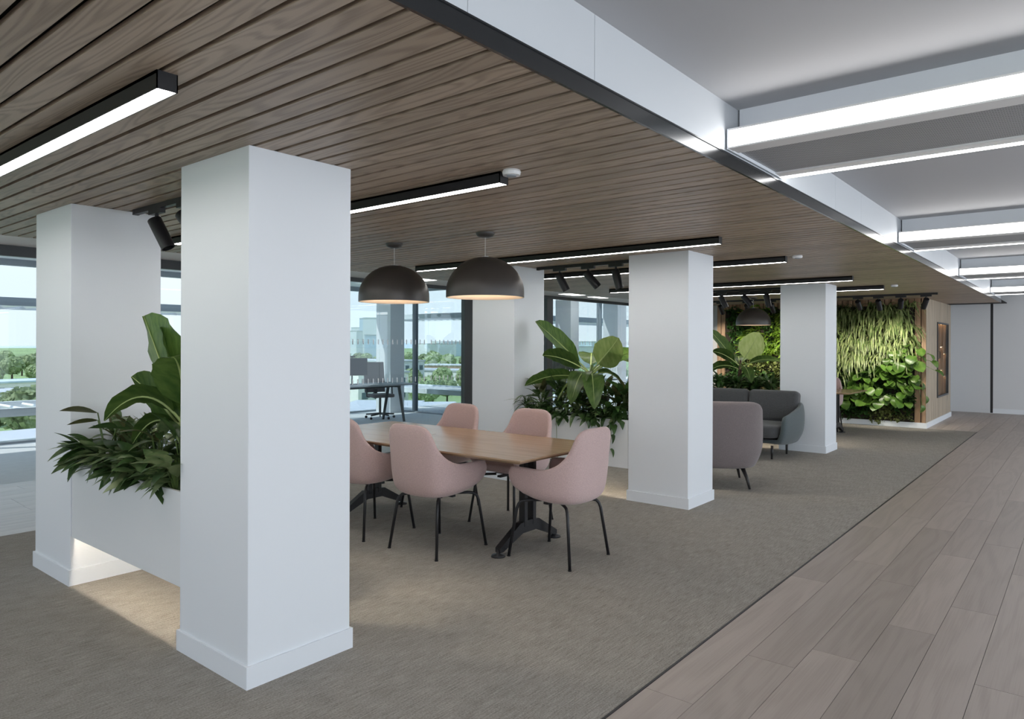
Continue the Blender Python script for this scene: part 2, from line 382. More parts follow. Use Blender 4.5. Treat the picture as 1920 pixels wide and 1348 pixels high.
# ------------------------------------------------------------------ walls
o = B(XE, XE + .12, -3.6, 1.755, 0, ZH).obj('wall_end', 'paint_wall'); struct(o, 'white end wall of the walkway', 'wall')
o = B(XE - .014, XE, -3.6, 1.755, 0, .108).obj('baseboard_end', 'paint'); struct(o, 'white skirting along the end wall', 'baseboard')
o = B(XE + .02, XE + .05, 1.755, 1.81, 0, ZH).obj('trim_jamb', 'black_metal'); struct(o, 'dark shadow gap beside the flush end door', 'trim')
o = B(XE - .02, XE + .06, 1.81, 2.9, 0, ZH).obj('door_1', 'paint_wall'); struct(o, 'tall flush grey door panel in the end wall', 'door')
o = B(18.9, 19.02, 2.9, 7.86, 0, ZC + .3).obj('wall_core', 'paint_wall'); struct(o, 'white wall behind the green wall block', 'wall')
o = B(18.9, XE + .1, 2.9, 3.0, 0, ZH).obj('wall_lobby', 'paint_wall'); struct(o, 'white lobby wall beside the flush door', 'wall')
o = B(15.9, 16.0, 6.62, 7.83, 0, ZH).obj('wall_office_end', 'paint_wall'); struct(o, 'white wall past the far end of the green wall', 'wall')

# ------------------------------------------------------------------ pillars
CX = (1.770, 6.441, 11.092); CY = (2.995, 5.163); CW, CD = .587, .658
plabel = {(0, 0): 'large white square pillar nearest the camera', (0, 1): 'white square pillar behind the first planter with trailing leaves',
          (1, 0): 'white square pillar beside the pink end chair', (1, 1): 'white square pillar behind the dining table under the dark dome pendants',
          (2, 0): 'white square pillar beside the grey sofa', (2, 1): 'white square pillar behind the planter at the sofa'}
for i, px in enumerate(CX):
    for j, pyy in enumerate(CY):
        o = B(px, px + CW, pyy, pyy + CD, 0, ZC + .002).obj('pillar', 'paint', bevel=.004)
        struct(o, plabel[(i, j)], 'pillar')
        e_ = .012; mb = MB()
        x0, x1, y0, y1 = px - e_, px + CW + e_, pyy - e_, pyy + CD + e_
        mb.box(x0, x1, y0, y0 + e_, 0, .105); mb.box(x0, x1, y1 - e_, y1, 0, .105)
        mb.box(x0, x0 + e_, y0 + e_, y1 - e_, 0, .105); mb.box(x1 - e_, x1, y0 + e_, y1 - e_, 0, .105)
        mb.obj('baseboard', 'paint', o)

# ------------------------------------------------------------------ walkway luminaires (beam with lit flanks and perforated belly)
def beam_light(x0, label):
    wd = .84; ya, yb = -3.4, YE + .002
    root = empty('beam_luminaire', (x0 + wd / 2, (ya + yb) / 2, 2.607)); tag(root, label, 'ceiling light', 'lit ceiling beams over the walkway')
    L_ = (yb - ya) / 2; h = wd / 2
    MB().box(-h + .165, h - .165, -L_, L_, .10, ZH - 2.607).obj('beam_casing', 'paint', root)
    for s in (-1, 1):
        d = MB(); xa = s * h; xb = s * (h - .022)
        d.box(min(xa, xb), max(xa, xb), -L_ + .006, L_ - .006, .008, .092); d.obj('diffuser', 'led_beam', root)
        f = MB(); f.box(min(xa, s * (h - .19)), max(xa, s * (h - .19)), -L_, L_, .092, .102)
        f.box(min(xa * 1.004, s * (h - .06)), max(xa * 1.004, s * (h - .06)), -L_, L_, 0, .008)
        f.box(min(s * (h - .06), s * (h - .13)), max(s * (h - .06), s * (h - .13)), -L_, L_, .004, .03)
        f.obj('side_frame', 'paint_soffit', root)
    MB().box(-h, h, -L_ - .004, -L_, 0, .1).obj('end_plate', 'paint', root); MB().box(-h - .004, h + .004, L_ - .006, L_, -.003, .1).obj('end_plate', 'paint', root)
    g = MB(); g.box(-h + .13, h - .13, -L_ + .004, L_ - .006, .014, .02); g.obj('perforated_belly', 'perforated_steel', root)
    s_ = MB(); s_.box(h - .055, h - .002, -L_ + .006, L_ - .006, -.003, .004); s_.obj('light_strip', 'led_beam', root)
    return root
for x0, lb in ((-.67, 'lit ceiling beam over the walkway, above the camera'), (3.53, 'large lit ceiling beam with perforated belly, nearest in view'),
               (7.777, 'second lit ceiling beam along the walkway'), (11.968, 'third lit ceiling beam along the walkway'), (16.168, 'fourth and farthest lit ceiling beam by the end wall')):
    beam_light(x0, lb)
sp_ = empty('ceiling_sprinkler', (9.8, .35, ZH)); tag(sp_, 'small dark fitting on the plaster ceiling between lit beams', 'sprinkler')
MB().lathe([(0, 0), (.05, 0), (.05, -.012), (0, -.012)], n=16).obj('plate', 'black_metal', sp_)
MB().lathe([(0, -.012), (.018, -.012), (.018, -.05), (.03, -.055), (.03, -.06), (0, -.06)], n=12).obj('nozzle', 'black_metal', sp_)

# ------------------------------------------------------------------ linear ceiling lights
LX = (1.12, 2.915, 5.80, 7.50, 10.18, 12.03)
LLAB = ('black linear ceiling light at upper left, nearest the camera', 'black linear ceiling light with white sensor before the dome pendants',
        'long black linear ceiling light behind the dome pendants', 'black linear ceiling light behind the middle pillar',
        'black linear ceiling light in front of the far pillar', 'black linear ceiling light beyond the far pillar by the green wall')
for i, x in enumerate(LX):
    ya, yb = 2.41, 6.12
    root = empty('linear_light', (x, (ya + yb) / 2, ZC)); tag(root, LLAB[i], 'ceiling light', 'black linear lights on the timber ceiling')
    L_ = (yb - ya) / 2; h = .036
    mb = MB(); mb.box(-h, -h + .004, -L_, L_, -.062, 0); mb.box(h - .004, h, -L_, L_, -.062, 0); mb.box(-h, h, -L_, L_, -.012, 0)
    mb.box(-h, h, -L_, -L_ + .004, -.062, -.012); mb.box(-h, h, L_ - .004, L_, -.062, -.012)
    mb.obj('housing', 'black_metal', root)
    MB().box(-h + .004, h - .004, -L_ + .004, L_ - .004, -.06, -.05).obj('diffuser', 'led', root)
for x, y, lb in ((2.905, 2.35, 'small white sensor at the end of the linear light near the dome pendants'), (7.50, 2.30, 'small white sensor past the linear light by the middle pillar'),
             (12.03, 2.27, 'small white sensor past the linear light nearest the green wall')):
    root = empty('motion_sensor', (x, y, ZC)); tag(root, lb, 'sensor', 'ceiling sensors')
    MB().lathe([(0, 0), (.045, 0), (.05, -.01), (.046, -.028), (0, -.028)], n=20).obj('body', 'white_plastic', root, smooth=False)
    MB().lathe([(.026, -.028), (.026, -.033), (0, -.033)], n=16).obj('lens', 'frame_grey', root)
# small recessed lights in the plaster margin
for i, (x, y, a, b, lb) in enumerate(((7.0, 7.33, .20, .13, 'small recessed light in the plaster margin above the dome pendants'), (10.8, 7.30, .26, .12, 'small recessed light in the plaster margin behind the three spotlights'),
                                  (11.75, 7.34, .25, .08, 'farther small recessed light in the plaster margin by the middle pillar'))):
    root = empty('recessed_light', (x, y, ZC)); tag(root, lb, 'ceiling light', 'recessed margin lights')
    MB().box(-a - .01, a + .01, -b - .01, b + .01, -.004, .0).obj('frame', 'white_plastic', root)
    MB().box(-a, a, -b, b, -.006, -.004).obj('diffuser', 'led_panel', root)
for i, (x0, x1, y, lb) in enumerate(((5.4, 8.2, 9.6, 'long white ceiling light in the office behind the glass, over the desk'), (12.2, 14.6, 9.0, 'added glowing panel standing in for the lit office ceiling behind the second planter'))):  # second panel is added, its glow stands in for a lit ceiling
    root = empty('office_glow', ((x0 + x1) / 2, y, ZH + .08)); tag(root, lb, 'ceiling light', 'office ceiling lights'); h = (x1 - x0) / 2
    MB().box(-h, h, -.16, .16, -.05, 0).obj('housing', 'white_plastic', root); MB().box(-h + .01, h - .01, -.15, .15, -.055, -.05).obj('diffuser', 'led_panel', root)

# ------------------------------------------------------------------ pendants
def pendant(x, y, label, zr=1.985, rr=.322, hh=.335):
    root = empty('dome_pendant', (x, y, zr)); tag(root, label, 'pendant lamp', 'dark dome pendants')
    n = 14
    out = [(rr * math.cos(a), .045 + (hh - .045) * math.sin(a)) for a in [math.pi / 2 * i / n for i in range(n + 1)]]
    pr = [(rr, 0)] + out; pr[-1] = (.001, hh)
    MB().lathe(pr, n=48).obj('shade', 'pendant_shell', root, smooth=True)
    inn = [(.001, hh - .012)] + [(p[0] * .965, p[1] * .965) for p in reversed(out[:-1])] + [(rr * .965, 0), (rr, 0)]
    sh = [o for o in kids(root)][0]
    MB().lathe(inn, n=48).obj('lining', 'pendant_white', sh, smooth=True)
    MB().lathe([(.001, .235), (.05, .23), (.055, .20), (.05, .17), (.001, .165)], n=20).obj('bulb', 'bulb', root, smooth=True)
    MB().lathe([(.001, .34), (.03, .338), (.03, .23), (.001, .23)], n=12).obj('lamp_holder', 'white_plastic', root)
    MB().tube([(0, 0, hh), (0, 0, ZC - zr - .03)], .0022, 6).obj('cable', 'white_plastic', root)
    MB().tube([(.02, 0, hh - .005), (.01, 0, ZC - zr - .03)], .001, 5).obj('suspension_wire', 'chrome', root)
    MB().lathe([(.078, ZC - zr), (.078, ZC - zr - .008), (.066, ZC - zr - .03), (.03, ZC - zr - .042), (.001, ZC - zr - .042)], n=32).obj('ceiling_rose', 'pendant_shell', root, smooth=True)
    l = bpy.data.lights.new('pendant_bulb', 'POINT'); l.energy = 3 * LAMP; l.color = (1, .84, .68); l.shadow_soft_size = .06
    lo = bpy.data.objects.new('pendant_bulb', l); col.objects.link(lo); lo.parent = root; lo.location = (0, 0, .12)
pendant(4.352, 4.90, 'dark dome pendant over the far half of the dining table')
pendant(4.395, 3.832, 'dark dome pendant over the near half of the dining table')
pendant(13.63, 5.0, 'dark dome pendant in front of the green wall')

# ------------------------------------------------------------------ track spotlights
def track(x, ya, yb, label, name='lighting_track'):
    root = empty(name, (x, (ya + yb) / 2, ZC)); tag(root, label, 'lighting track', 'black ceiling tracks'); L_ = (yb - ya) / 2
    mb = MB(); mb.box(-.018, .018, -L_, L_, -.034, 0); mb.obj('rail', 'black_metal', root)
    MB().box(-.019, .019, -L_ - .006, -L_ + .02, -.036, 0).obj('end_cap', 'black_metal', root); MB().box(-.019, .019, L_ - .02, L_ + .006, -.036, 0).obj('end_cap', 'black_metal', root)
    return root
SPOT = {}
def spot(x, y, tx, ty, tz, label, watt, group, ang=42, warm=(1, .88, .70)):
    root = empty('spotlight', (x, y, ZC - .034)); tag(root, label, 'spotlight', group)
    if not SPOT:
        SPOT['adapter'] = B(-.018, .018, -.085, .085, -.03, 0).mesh('adapter', 'black_metal')
        SPOT['stem'] = MB().tube([(0, 0, -.03), (0, 0, -.085)], .012, 10).mesh('stem', 'black_metal')
        SPOT['head'] = MB().lathe([(.001, .10), (.042, .10), (.045, .095), (.045, -.115), (.040, -.115), (.040, -.09), (.001, -.09)], n=24).mesh('head', 'black_metal', True)
        SPOT['lens'] = MB().lathe([(.001, -.089), (.039, -.089)], n=24).mesh('lens', 'bulb')
    mkobj('adapter', SPOT['adapter'], root); mkobj('stem', SPOT['stem'], root)
    d = (Vector((tx, ty, tz)) - Vector((x, y, ZC - .17))).normalized()
    q = d.to_track_quat('-Z', 'Y').to_euler()
    hd = mkobj('head', SPOT['head'], root, (d.x * .06, d.y * .06, -.10 + d.z * .06), q)
    hd.modifiers.new('e', 'EDGE_SPLIT').split_angle = R(40)
    mkobj('lens', SPOT['lens'], hd)
    l = bpy.data.lights.new('spot_lamp', 'SPOT'); l.energy = watt * LAMP; l.spot_size = R(ang); l.spot_blend = .6; l.color = warm; l.shadow_soft_size = .03
    lo = bpy.data.objects.new('spot_lamp', l); col.objects.link(lo); lo.parent = hd; lo.location = (0, 0, -.13)
track(2.14, 3.68, 5.07, 'black lighting track above the first planter'); track(6.77, 3.68, 5.07, 'black lighting track with three spots above the second planter')
track(11.48, 3.68, 5.07, 'black lighting track above the planter by the sofa'); track(14.22, 2.02, 6.7, 'long black lighting track in front of the green wall')
for tx, nm in ((2.14, 'first planter'), (6.77, 'second planter'), (11.48, 'planter by the sofa')):
    for y, dy, dx, wh in ((4.75, -.16, .12, 'nearest the rear pillar'), (4.36, -.28, .15, 'in the middle of the track'), (4.0, -.08, .06, 'nearest the front pillar')):
        spot(tx, y, tx + dx * 2.2, y + dy * 2.2, 1.5, f'black spotlight over the {nm}, {wh}', 42, 'spotlights over the planters')
for i, y in enumerate((2.19, 2.58, 2.94, 3.28, 3.75, 4.3, 4.85, 5.35, 5.9, 6.35)):
    wh = ['at the corner of the timber block', 'second from the timber corner', 'third from the timber corner', 'fourth from the timber corner', 'fifth from the timber corner, at the far pillar',
          'sixth from the timber corner', 'seventh from the timber corner', 'just right of the far dome pendant', 'just left of the far dome pendant', 'last, at the pink clad end of the green wall'][i].replace('pink clad ', '')
    spot(14.22, y, 15.6, max(2.9, y), 1.35 if i % 2 else .9, f'black spotlight before the green wall, {wh}', 60 if i < 6 else 95, 'spotlights on the green wall', 62, (1, .93, .78))

# ------------------------------------------------------------------ leaves
def leaf_verts(L, W, droop=.3, fold=.2, seg=5, kind='lance', tipup=0):
    """blade along +x, face up; returns MB"""
    mb = MB(); rows = []
    for i in range(seg + 1):
        t = i / seg
        if kind == 'lance': wv = math.sin(math.pi * min(1, t ** .75)) ** .9
        elif kind == 'round': wv = (math.sin(math.pi * (.12 + .88 * t))) ** .55 if t < 1 else 0
        elif kind == 'heart': wv = (1 - t) ** .75 * (1.25 if t > .08 else .95)
        else: wv = (1 - t) ** .5 * min(1, .35 + 2 * t)
        wv = max(wv, .03) * W / 2
        x = L * t * (1 - .25 * droop * t); z = -droop * L * t * t + tipup * t
        rows.append([(x - (.12 * L if kind in ('round', 'heart') and i == 0 else 0), -wv, z + fold * wv), (x, 0, z), (x - (.12 * L if kind in ('round', 'heart') and i == 0 else 0), wv, z + fold * wv)])
    vs = [p for r in rows for p in r]; fs = []
    for i in range(seg):
        for j in range(2): fs.append((i * 3 + j, (i + 1) * 3 + j, (i + 1) * 3 + j + 1, i * 3 + j + 1))
    return mb.add(vs, fs)
def place(mb_src, M_, dst): dst.add([M_ @ Vector(p) for p in mb_src.v], mb_src.f)
def banana_leaf(root, base, tip, width, arch, mat, roll=0, rnd=random, pet=.22, name='leaf', wave=.022):
    """big paddle leaf from base to tip (root-local coordinates), with a raised midrib"""
    base, tip = Vector(base), Vector(tip); mid = (base + tip) / 2 + Vector((0, 0, arch)); n = 16
    pts = [base * (1 - t) ** 2 + mid * 2 * t * (1 - t) + tip * t * t for t in [i / n for i in range(n + 1)]]
    mb = MB(); vs = []; idx = []
    rib = []; cols_ = (-1, -.55, 0, .55, 1)
    for i in range(n + 1):
        t = i / n; T = (pts[min(n, i + 1)] - pts[max(0, i - 1)]).normalized()
        side = T.cross(Vector((0, 0, 1)));
        if side.length < .05: side = Vector((0, 1, 0))
        side.normalize(); side = Matrix.Rotation(roll, 3, T) @ side; nor = side.cross(T)
        s = max(0, (t - pet) / (1 - pet))
        wv = width / 2 * (math.sin(math.pi * min(1, s ** .72)) ** .55) if s > 0 else 0
        wv = max(wv, .004 if t < 1 else .002)
        rib.append(pts[i] - nor * .002)
        for c in cols_:
            wz = wave * width * math.sin(i * 1.7 + c * 2) * abs(c) + .16 * wv * abs(c)
            vs.append(pts[i] + side * (c * wv * (1 + rnd.uniform(-.05, .05))) + nor * wz)
    fs = [(i * 5 + j, (i + 1) * 5 + j, (i + 1) * 5 + j + 1, i * 5 + j + 1) for i in range(n) for j in range(4)]
    lf = MB().add(vs, fs).obj(name, mat, root, smooth=True)
    MB().tube(rib, [.011 * (1 - .85 * i / n) for i in range(n + 1)], 6).obj('midrib', 'midrib', lf, smooth=True)
    return lf

# ------------------------------------------------------------------ planters with their plants
LEAFS = {}
def leafmesh(key, mat, *a, **k):
    if (key, mat) not in LEAFS: LEAFS[(key, mat)] = leaf_verts(*a, **k).mesh('leaf', mat, True)
    return LEAFS[(key, mat)]
def planter(x, label, pl):
    ya, yb = CY[0] + CD + .004, CY[1] - .004
    root = empty('planter', (x, (ya + yb) / 2, .32)); tag(root, label, 'planter', 'hanging planters between pillars')
    h = (yb - ya) / 2; X0, X1 = .008, CW - .008; t = .018; z1 = .50
    mb = MB(); mb.box(X0, X0 + t, -h, h, 0, z1); mb.box(X1 - t, X1, -h, h, 0, z1); mb.box(X0 + t, X1 - t, -h, -h + t, 0.03, z1); mb.box(X0 + t, X1 - t, h - t, h, .03, z1)
    mb.box(X0 + t, X1 - t, -h + t, h - t, .09, .11); mb.obj('box', 'planter_paint', root, bevel=.002)
    MB().box(X0 + t, X1 - t, -h + t, h - t, .40, .455).obj('soil', 'soil', root)
    MB().box(X0 + t + .001, X0 + t + .011, -h + .03, h - .03, .083, .09).obj('under_light', 'led_strip', root)
    return root
P1 = planter(CX[0], 'grey white planter box between the two nearest pillars', 0)
P2 = planter(CX[1], 'white planter box behind the dining table', 1)
P3 = planter(CX[2], 'white planter box behind the sofa', 2)

def under_plant(pos, label, group, name, cat, n, L, W, mats, rnd, kind='lance', pitch=(10, 65), droop=(.2, .6), az=None, parts=True, joined_mat=None, h0r=(.03, .20)):
    root = empty(name, pos); tag(root, label, cat, group)
    jm = MB(); stems = MB()
    for i in range(n):
        for _ in range(12):                       # keep the blade clear of the pillars at both ends of the box
            a = rnd.uniform(*az) if az else 2 * math.pi * (i + rnd.random()) / n
            p = R(rnd.uniform(*pitch)); ty = pos[1] + L * 1.1 * math.cos(p) * math.sin(a); tx = pos[0] + L * .6 * math.cos(p) * math.cos(a)
            if 3.67 < ty < 5.15 or tx < min(CX, key=lambda c: abs(c - pos[0])) - .01: break
        h0 = rnd.uniform(*h0r)
        d = Vector((math.cos(a), math.sin(a), 0)); b_ = d * rnd.uniform(.01, .06) + Vector((0, 0, h0))
        stems.tube([(0, 0, -.03), b_], .003, 5, cap=False)
        v = rnd.randrange(3); dr = droop[0] + (droop[1] - droop[0]) * v / 2
        s = rnd.uniform(.75, 1.2)
        if parts:
            me = leafmesh((kind, L, W, v), rnd.choice(mats), L, W, dr, .25, 6, kind)
            mkobj('leaf', me, root, b_, (R(rnd.uniform(-25, 25)), -p, a), (s, s, s))
        else:
            Mx = Matrix.Translation(b_) @ Matrix.Rotation(a, 4, 'Z') @ Matrix.Rotation(-p, 4, 'Y') @ Matrix.Rotation(R(rnd.uniform(-25, 25)), 4, 'X') @ Matrix.Scale(s, 4)
            place(leaf_verts(L, W, dr, .25, 4, kind), Mx, jm)
    stems.obj('stems', 'stem', root)
    if not parts: jm.obj('foliage', joined_mat or mats[0], root, smooth=True)
    return root
def vine(pts, label, group, rnd, leaves):
    root = empty('trailing_vine', pts[0]); tag(root, label, 'plant', group); p0 = Vector(pts[0])
    MB().tube([Vector(p) - p0 for p in pts], .0028, 5).obj('stem', 'stem', root)
    for q, a, s in leaves:
        me = leafmesh(('vine', 0), 'leaf_vine', .105, .075, .45, .3, 6, 'heart')
        mkobj('leaf', me, root, Vector(q) - p0, (R(rnd.uniform(-30, 30)), R(rnd.uniform(25, 60)), a), (s, s, s))
    return root

ZS = .775
ORD = ('first', 'second', 'third', 'fourth', 'fifth', 'sixth', 'seventh', 'eighth', 'ninth', 'tenth', 'eleventh', 'twelfth', 'thirteenth', 'fourteenth', 'fifteenth', 'sixteenth', 'seventeenth', 'eighteenth', 'nineteenth', 'twentieth', 'twenty first', 'twenty second', 'twenty third')
# --- planter 1
rn = random.Random(11)
b1 = empty('banana_plant', (2.10, 4.22, ZS)); tag(b1, 'broad leaved banana plant in the planter between the nearest pillars', 'plant', 'banana plants in the planters')
MB().tube([(0, 0, -.03), (0, .01, .25), (.0, .02, .52)], [.035, .03, .016], 10).obj('trunk', 'stem', b1, smooth=True)
for bs, tp, wd, ar, ro_, mt in (((0, .03, .22), (-.08, .44, 1.0), .62, .05, 1.25, 'leaf_banana'), ((-.02, .03, .32), (-.05, .26, .93), .30, .10, .7, 'leaf_banana'),
                                ((0, .0, .25), (-.20, .33, .62), .32, .05, 1.1, 'leaf_banana'), ((0, .0, .28), (-.40, .22, .37), .24, .36, .55, 'leaf_banana'),
                                ((0, .0, .3), (.30, -.35, .95), .34, .2, .2, 'leaf_banana'), ((0, 0, .28), (.42, .3, .7), .30, .25, .1, 'leaf_banana_pale'),
                                ((0, 0, .28), (-.25, -.30, .75), .30, .25, .3, 'leaf_banana'), ((0, 0, .33), (.15, -.1, 1.15), .34, .05, .3, 'leaf_banana_pale'), ((0, .02, .2), (-.24, .22, .22), .2, .3, .4, 'leaf_banana')):
    banana_leaf(b1, bs, tp, wd, ar, mt, ro_, rn)
g1 = 'low plants in the first planter'
spots1 = [(1.83, 5.03), (1.85, 4.90), (1.83, 4.76), (1.85, 4.62), (1.83, 4.48), (1.85, 4.34), (1.83, 4.2), (1.85, 4.02), (1.84, 3.82), (1.99, 4.96), (2.0, 4.76), (1.98, 4.56), (2.0, 4.38), (2.0, 4.1), (2.2, 4.9), (2.2, 4.6), (2.22, 4.3)]
for i, (x, y) in enumerate(spots1):
    if i < 9:
        under_plant((x, y, ZS), f'silvery green evergreen on the first planter rim, {ORD[i]} from the rear pillar', g1, 'aglaonema', 'plant', 22, .175, .078, ('leaf_varieg', 'leaf_varieg', 'leaf_dark'), rn, pitch=(-12, 55), droop=(.25, .65), az=(R(75), R(285)), h0r=(.03, .16))
    elif i < 14:
        under_plant((x, y, ZS + .04), f'dark leafy plant in the middle row of the first planter, {ORD[i - 9]} from the rear pillar', g1, 'dark_foliage_plant', 'plant', 22, .20, .065, ('leaf_olive', 'leaf_dark', 'leaf_varieg'), rn, pitch=(10, 75), h0r=(.04, .24))
    else:
        under_plant((x, y, ZS + .03), f'green evergreen in the back row of the first planter, {ORD[i - 14]} from the rear pillar', g1, 'leafy_evergreen', 'plant', 16, .21, .065, ('leaf_varieg', 'leaf_dark'), rn, pitch=(10, 70))
# a few single stray leaves on longer stalks at the pillar end
st = empty('calathea', (1.88, 4.86, ZS)); tag(st, 'tall calathea with long striped leaves leaning to the rear pillar', 'plant', g1)
for (dx, dy, dz), L_, W_, p, a, mt in (((-.05, .02, .38), .30, .085, 8, 112, 'leaf_olive'), ((-.04, .04, .33), .22, .05, -2, 120, 'leaf_olive'), ((-.04, .10, .17), .2, .1, 25, 120, 'leaf_vine'), ((-.07, .1, .12), .19, .12, -10, 150, 'leaf_vine'),
                                       ((0, -.15, .30), .2, .07, 10, 190, 'leaf_dark')):
    MB().tube([(0, 0, -.03), (dx * .5, dy * .4, dz * .6), (dx, dy, dz)], .004, 6).obj('stalk', 'stem', st)
    mkobj('leaf', leafmesh(('cal', L_, W_), mt, L_, W_, .15, .2, 7, 'lance'), st, (dx, dy, dz), (R(35), R(-p), R(a)))
# --- planter 2
rn = random.Random(23)
b2 = empty('banana_plant', (6.75, 4.31, ZS)); tag(b2, 'broad leaved banana plant in the white planter behind the dining table', 'plant', 'banana plants in the planters')
MB().tube([(0, 0, -.03), (0, -.01, .3), (0, -.02, .60)], [.035, .03, .016], 10).obj('trunk', 'stem', b2, smooth=True)
for bs, tp, wd, ar, ro_, mt in (((0, 0, .50), (-.02, .76, 1.10), .34, .03, 1.0, 'leaf_banana'), ((0, -.03, .55), (-.12, -.43, .90), .34, -.03, -1.05, 'leaf_banana_pale'),
                                ((0, 0, .50), (-.12, .58, .70), .30, .10, .75, 'leaf_banana'), ((0, 0, .42), (-.2, .78, .34), .24, .18, .6, 'leaf_banana'),
                                ((0, -.03, .50), (.1, -.62, .76), .24, .12, -.5, 'leaf_banana'), ((0, 0, .45), (-.42, -.02, .18), .26, .36, .0, 'leaf_banana'),
                                ((0, 0, .45), (-.36, -.28, .14), .26, .34, -.2, 'leaf_banana'), ((0, 0, .42), (-.30, .24, .20), .22, .28, .3, 'leaf_banana_pale'),
                                ((0, 0, .5), (.5, .3, .7), .3, .2, 0, 'leaf_banana'), ((0, 0, .45), (.1, -.46, .26), .24, .3, -.3, 'leaf_banana'), ((0, 0, .5), (.45, -.3, .6), .3, .2, 0, 'leaf_banana')):
    banana_leaf(b2, bs, tp, wd, ar, mt, ro_, rn)
g2 = 'low plants in the second planter'
sp2 = [(6.52, 5.04), (6.54, 4.86), (6.52, 4.68), (6.54, 4.5), (6.52, 4.32), (6.54, 4.12), (6.52, 3.94), (6.54, 3.82), (6.7, 4.95), (6.7, 4.7), (6.7, 4.45), (6.7, 4.2), (6.7, 3.95), (6.7, 3.84), (6.9, 4.8), (6.9, 4.5), (6.9, 4.2), (6.9, 3.9)]
for i, (x, y) in enumerate(sp2):
    if i == 0:
        under_plant((x, y, ZS + .03), 'grassy arching plant at the rear pillar end of the second planter', g2, 'arching_grass', 'plant', 34, .24, .02, ('leaf_dark', 'leaf_varieg'), rn, pitch=(10, 70), droop=(.5, .9), az=(R(70), R(290)))
    elif i < 8:
        under_plant((x, y, ZS), f'green evergreen on the second planter rim, {ORD[i - 1]} after the arching grass', g2, 'leafy_evergreen', 'plant', 22, .185, .06, ('leaf_dark', 'leaf_vine', 'leaf_varieg'), rn, pitch=(-15, 60), droop=(.3, .65), az=(R(70), R(290)), h0r=(.03, .18))
    else:
        k_ = i - 8
        under_plant((x, y, ZS + .08), f'olive leafy plant in the {"middle" if k_ < 6 else "back"} row of the second planter, {ORD[k_ if k_ < 6 else k_ - 6]} from the rear pillar', g2, 'dark_foliage_plant', 'plant', 19, .22, .07, ('leaf_olive', 'leaf_dark', 'leaf_vine'), rn, pitch=(10, 75), h0r=(.04, .26))
under_plant((6.50, 3.78, ZS), 'bright green trailing plant where the second planter meets the front pillar', g2, 'pothos', 'plant', 22, .12, .085, ('leaf_vine',), rn, 'heart', pitch=(-50, 40), droop=(.3, .6), az=(R(120), R(260)))
for k_, yy in enumerate((4.12, 4.52, 4.86)):
    under_plant((6.50, yy, ZS), f'trailing pothos spilling over the second planter rim, {ORD[k_]} from the front pillar', g2, 'pothos', 'plant', 18, .13, .09, ('leaf_vine', 'leaf_dark'), rn, 'heart', pitch=(-55, 25), droop=(.3, .6), az=(R(110), R(250)), h0r=(.03, .10))
vine([(6.44, 3.86, .82), (6.415, 3.84, .78), (6.41, 3.84, .62), (6.41, 3.86, .50)], 'trailing vine hanging down the second planter near the front pillar', 'trailing vines', rn,
     [((6.41, 3.83, .66), R(250), .95), ((6.41, 3.85, .51), R(255), 1.0), ((6.41, 3.86, .74), R(120), 1.0), ((6.41, 3.82, .76), R(230), 1.1)])
vine([(6.44, 4.74, .82), (6.415, 4.73, .78), (6.41, 4.73, .60)], 'trailing vine hanging down the second planter behind the pink chair', 'trailing vines', rn,
     [((6.41, 4.73, .74), R(150), 1.1), ((6.41, 4.69, .73), R(250), 1.0), ((6.41, 4.74, .60), R(200), .95)])
vine([(6.44, 4.55, .82), (6.415, 4.54, .78), (6.40, 4.52, .42), (6.40, 4.5, .30)], 'long trailing vine seen below the dining table edge', 'trailing vines', rn,
     [((6.40, 4.56, .36), R(120), .8), ((6.40, 4.47, .30), R(250), .9), ((6.40, 4.5, .5), R(220), .9)])
# --- planter 3
rn = random.Random(31)
b3 = empty('banana_plant', (11.40, 4.40, ZS)); tag(b3, 'broad leaved banana plant behind the grey sofa', 'plant', 'banana plants in the planters')
MB().tube([(0, 0, -.03), (0, .0, .3), (0, -.01, .58)], [.035, .03, .016], 10).obj('trunk', 'stem_brown', b3, smooth=True)
for bs, tp, wd, ar, ro_, mt in (((0, 0, .48), (-.02, .52, 1.09), .30, .03, .9, 'leaf_banana'), ((0, -.02, .52), (-.06, -.34, 1.03), .40, -.02, -1.15, 'leaf_banana_lit'),
                                ((0, 0, .48), (-.12, .42, .72), .26, .10, .75, 'leaf_banana'), ((0, 0, .42), (-.2, .5, .36), .24, .2, .6, 'leaf_banana'),
                                ((0, -.03, .46), (.05, -.70, .55), .22, .18, -.5, 'leaf_banana'), ((0, 0, .42), (-.30, -.30, .22), .26, .3, -.3, 'leaf_banana'), ((0, 0, .45), (.4, .2, .6), .3, .2, 0, 'leaf_banana')):
    banana_leaf(b3, bs, tp, wd, ar, mt, ro_, rn)
for i in range(14):
    x, y = 11.22 + .16 * (i % 3), 3.84 + 1.14 * i / 13
    under_plant((x, y, ZS + .05), f'dark leafy plant in the planter behind the sofa, {ORD[i]} from the front pillar', 'low plants in the third planter', 'dark_foliage_plant', 'plant', 26, .22, .06, ('leaf_bush', 'leaf_dark'), rn, pitch=(0, 75), parts=False, joined_mat='leaf_bush' if i % 2 else 'leaf_dark')

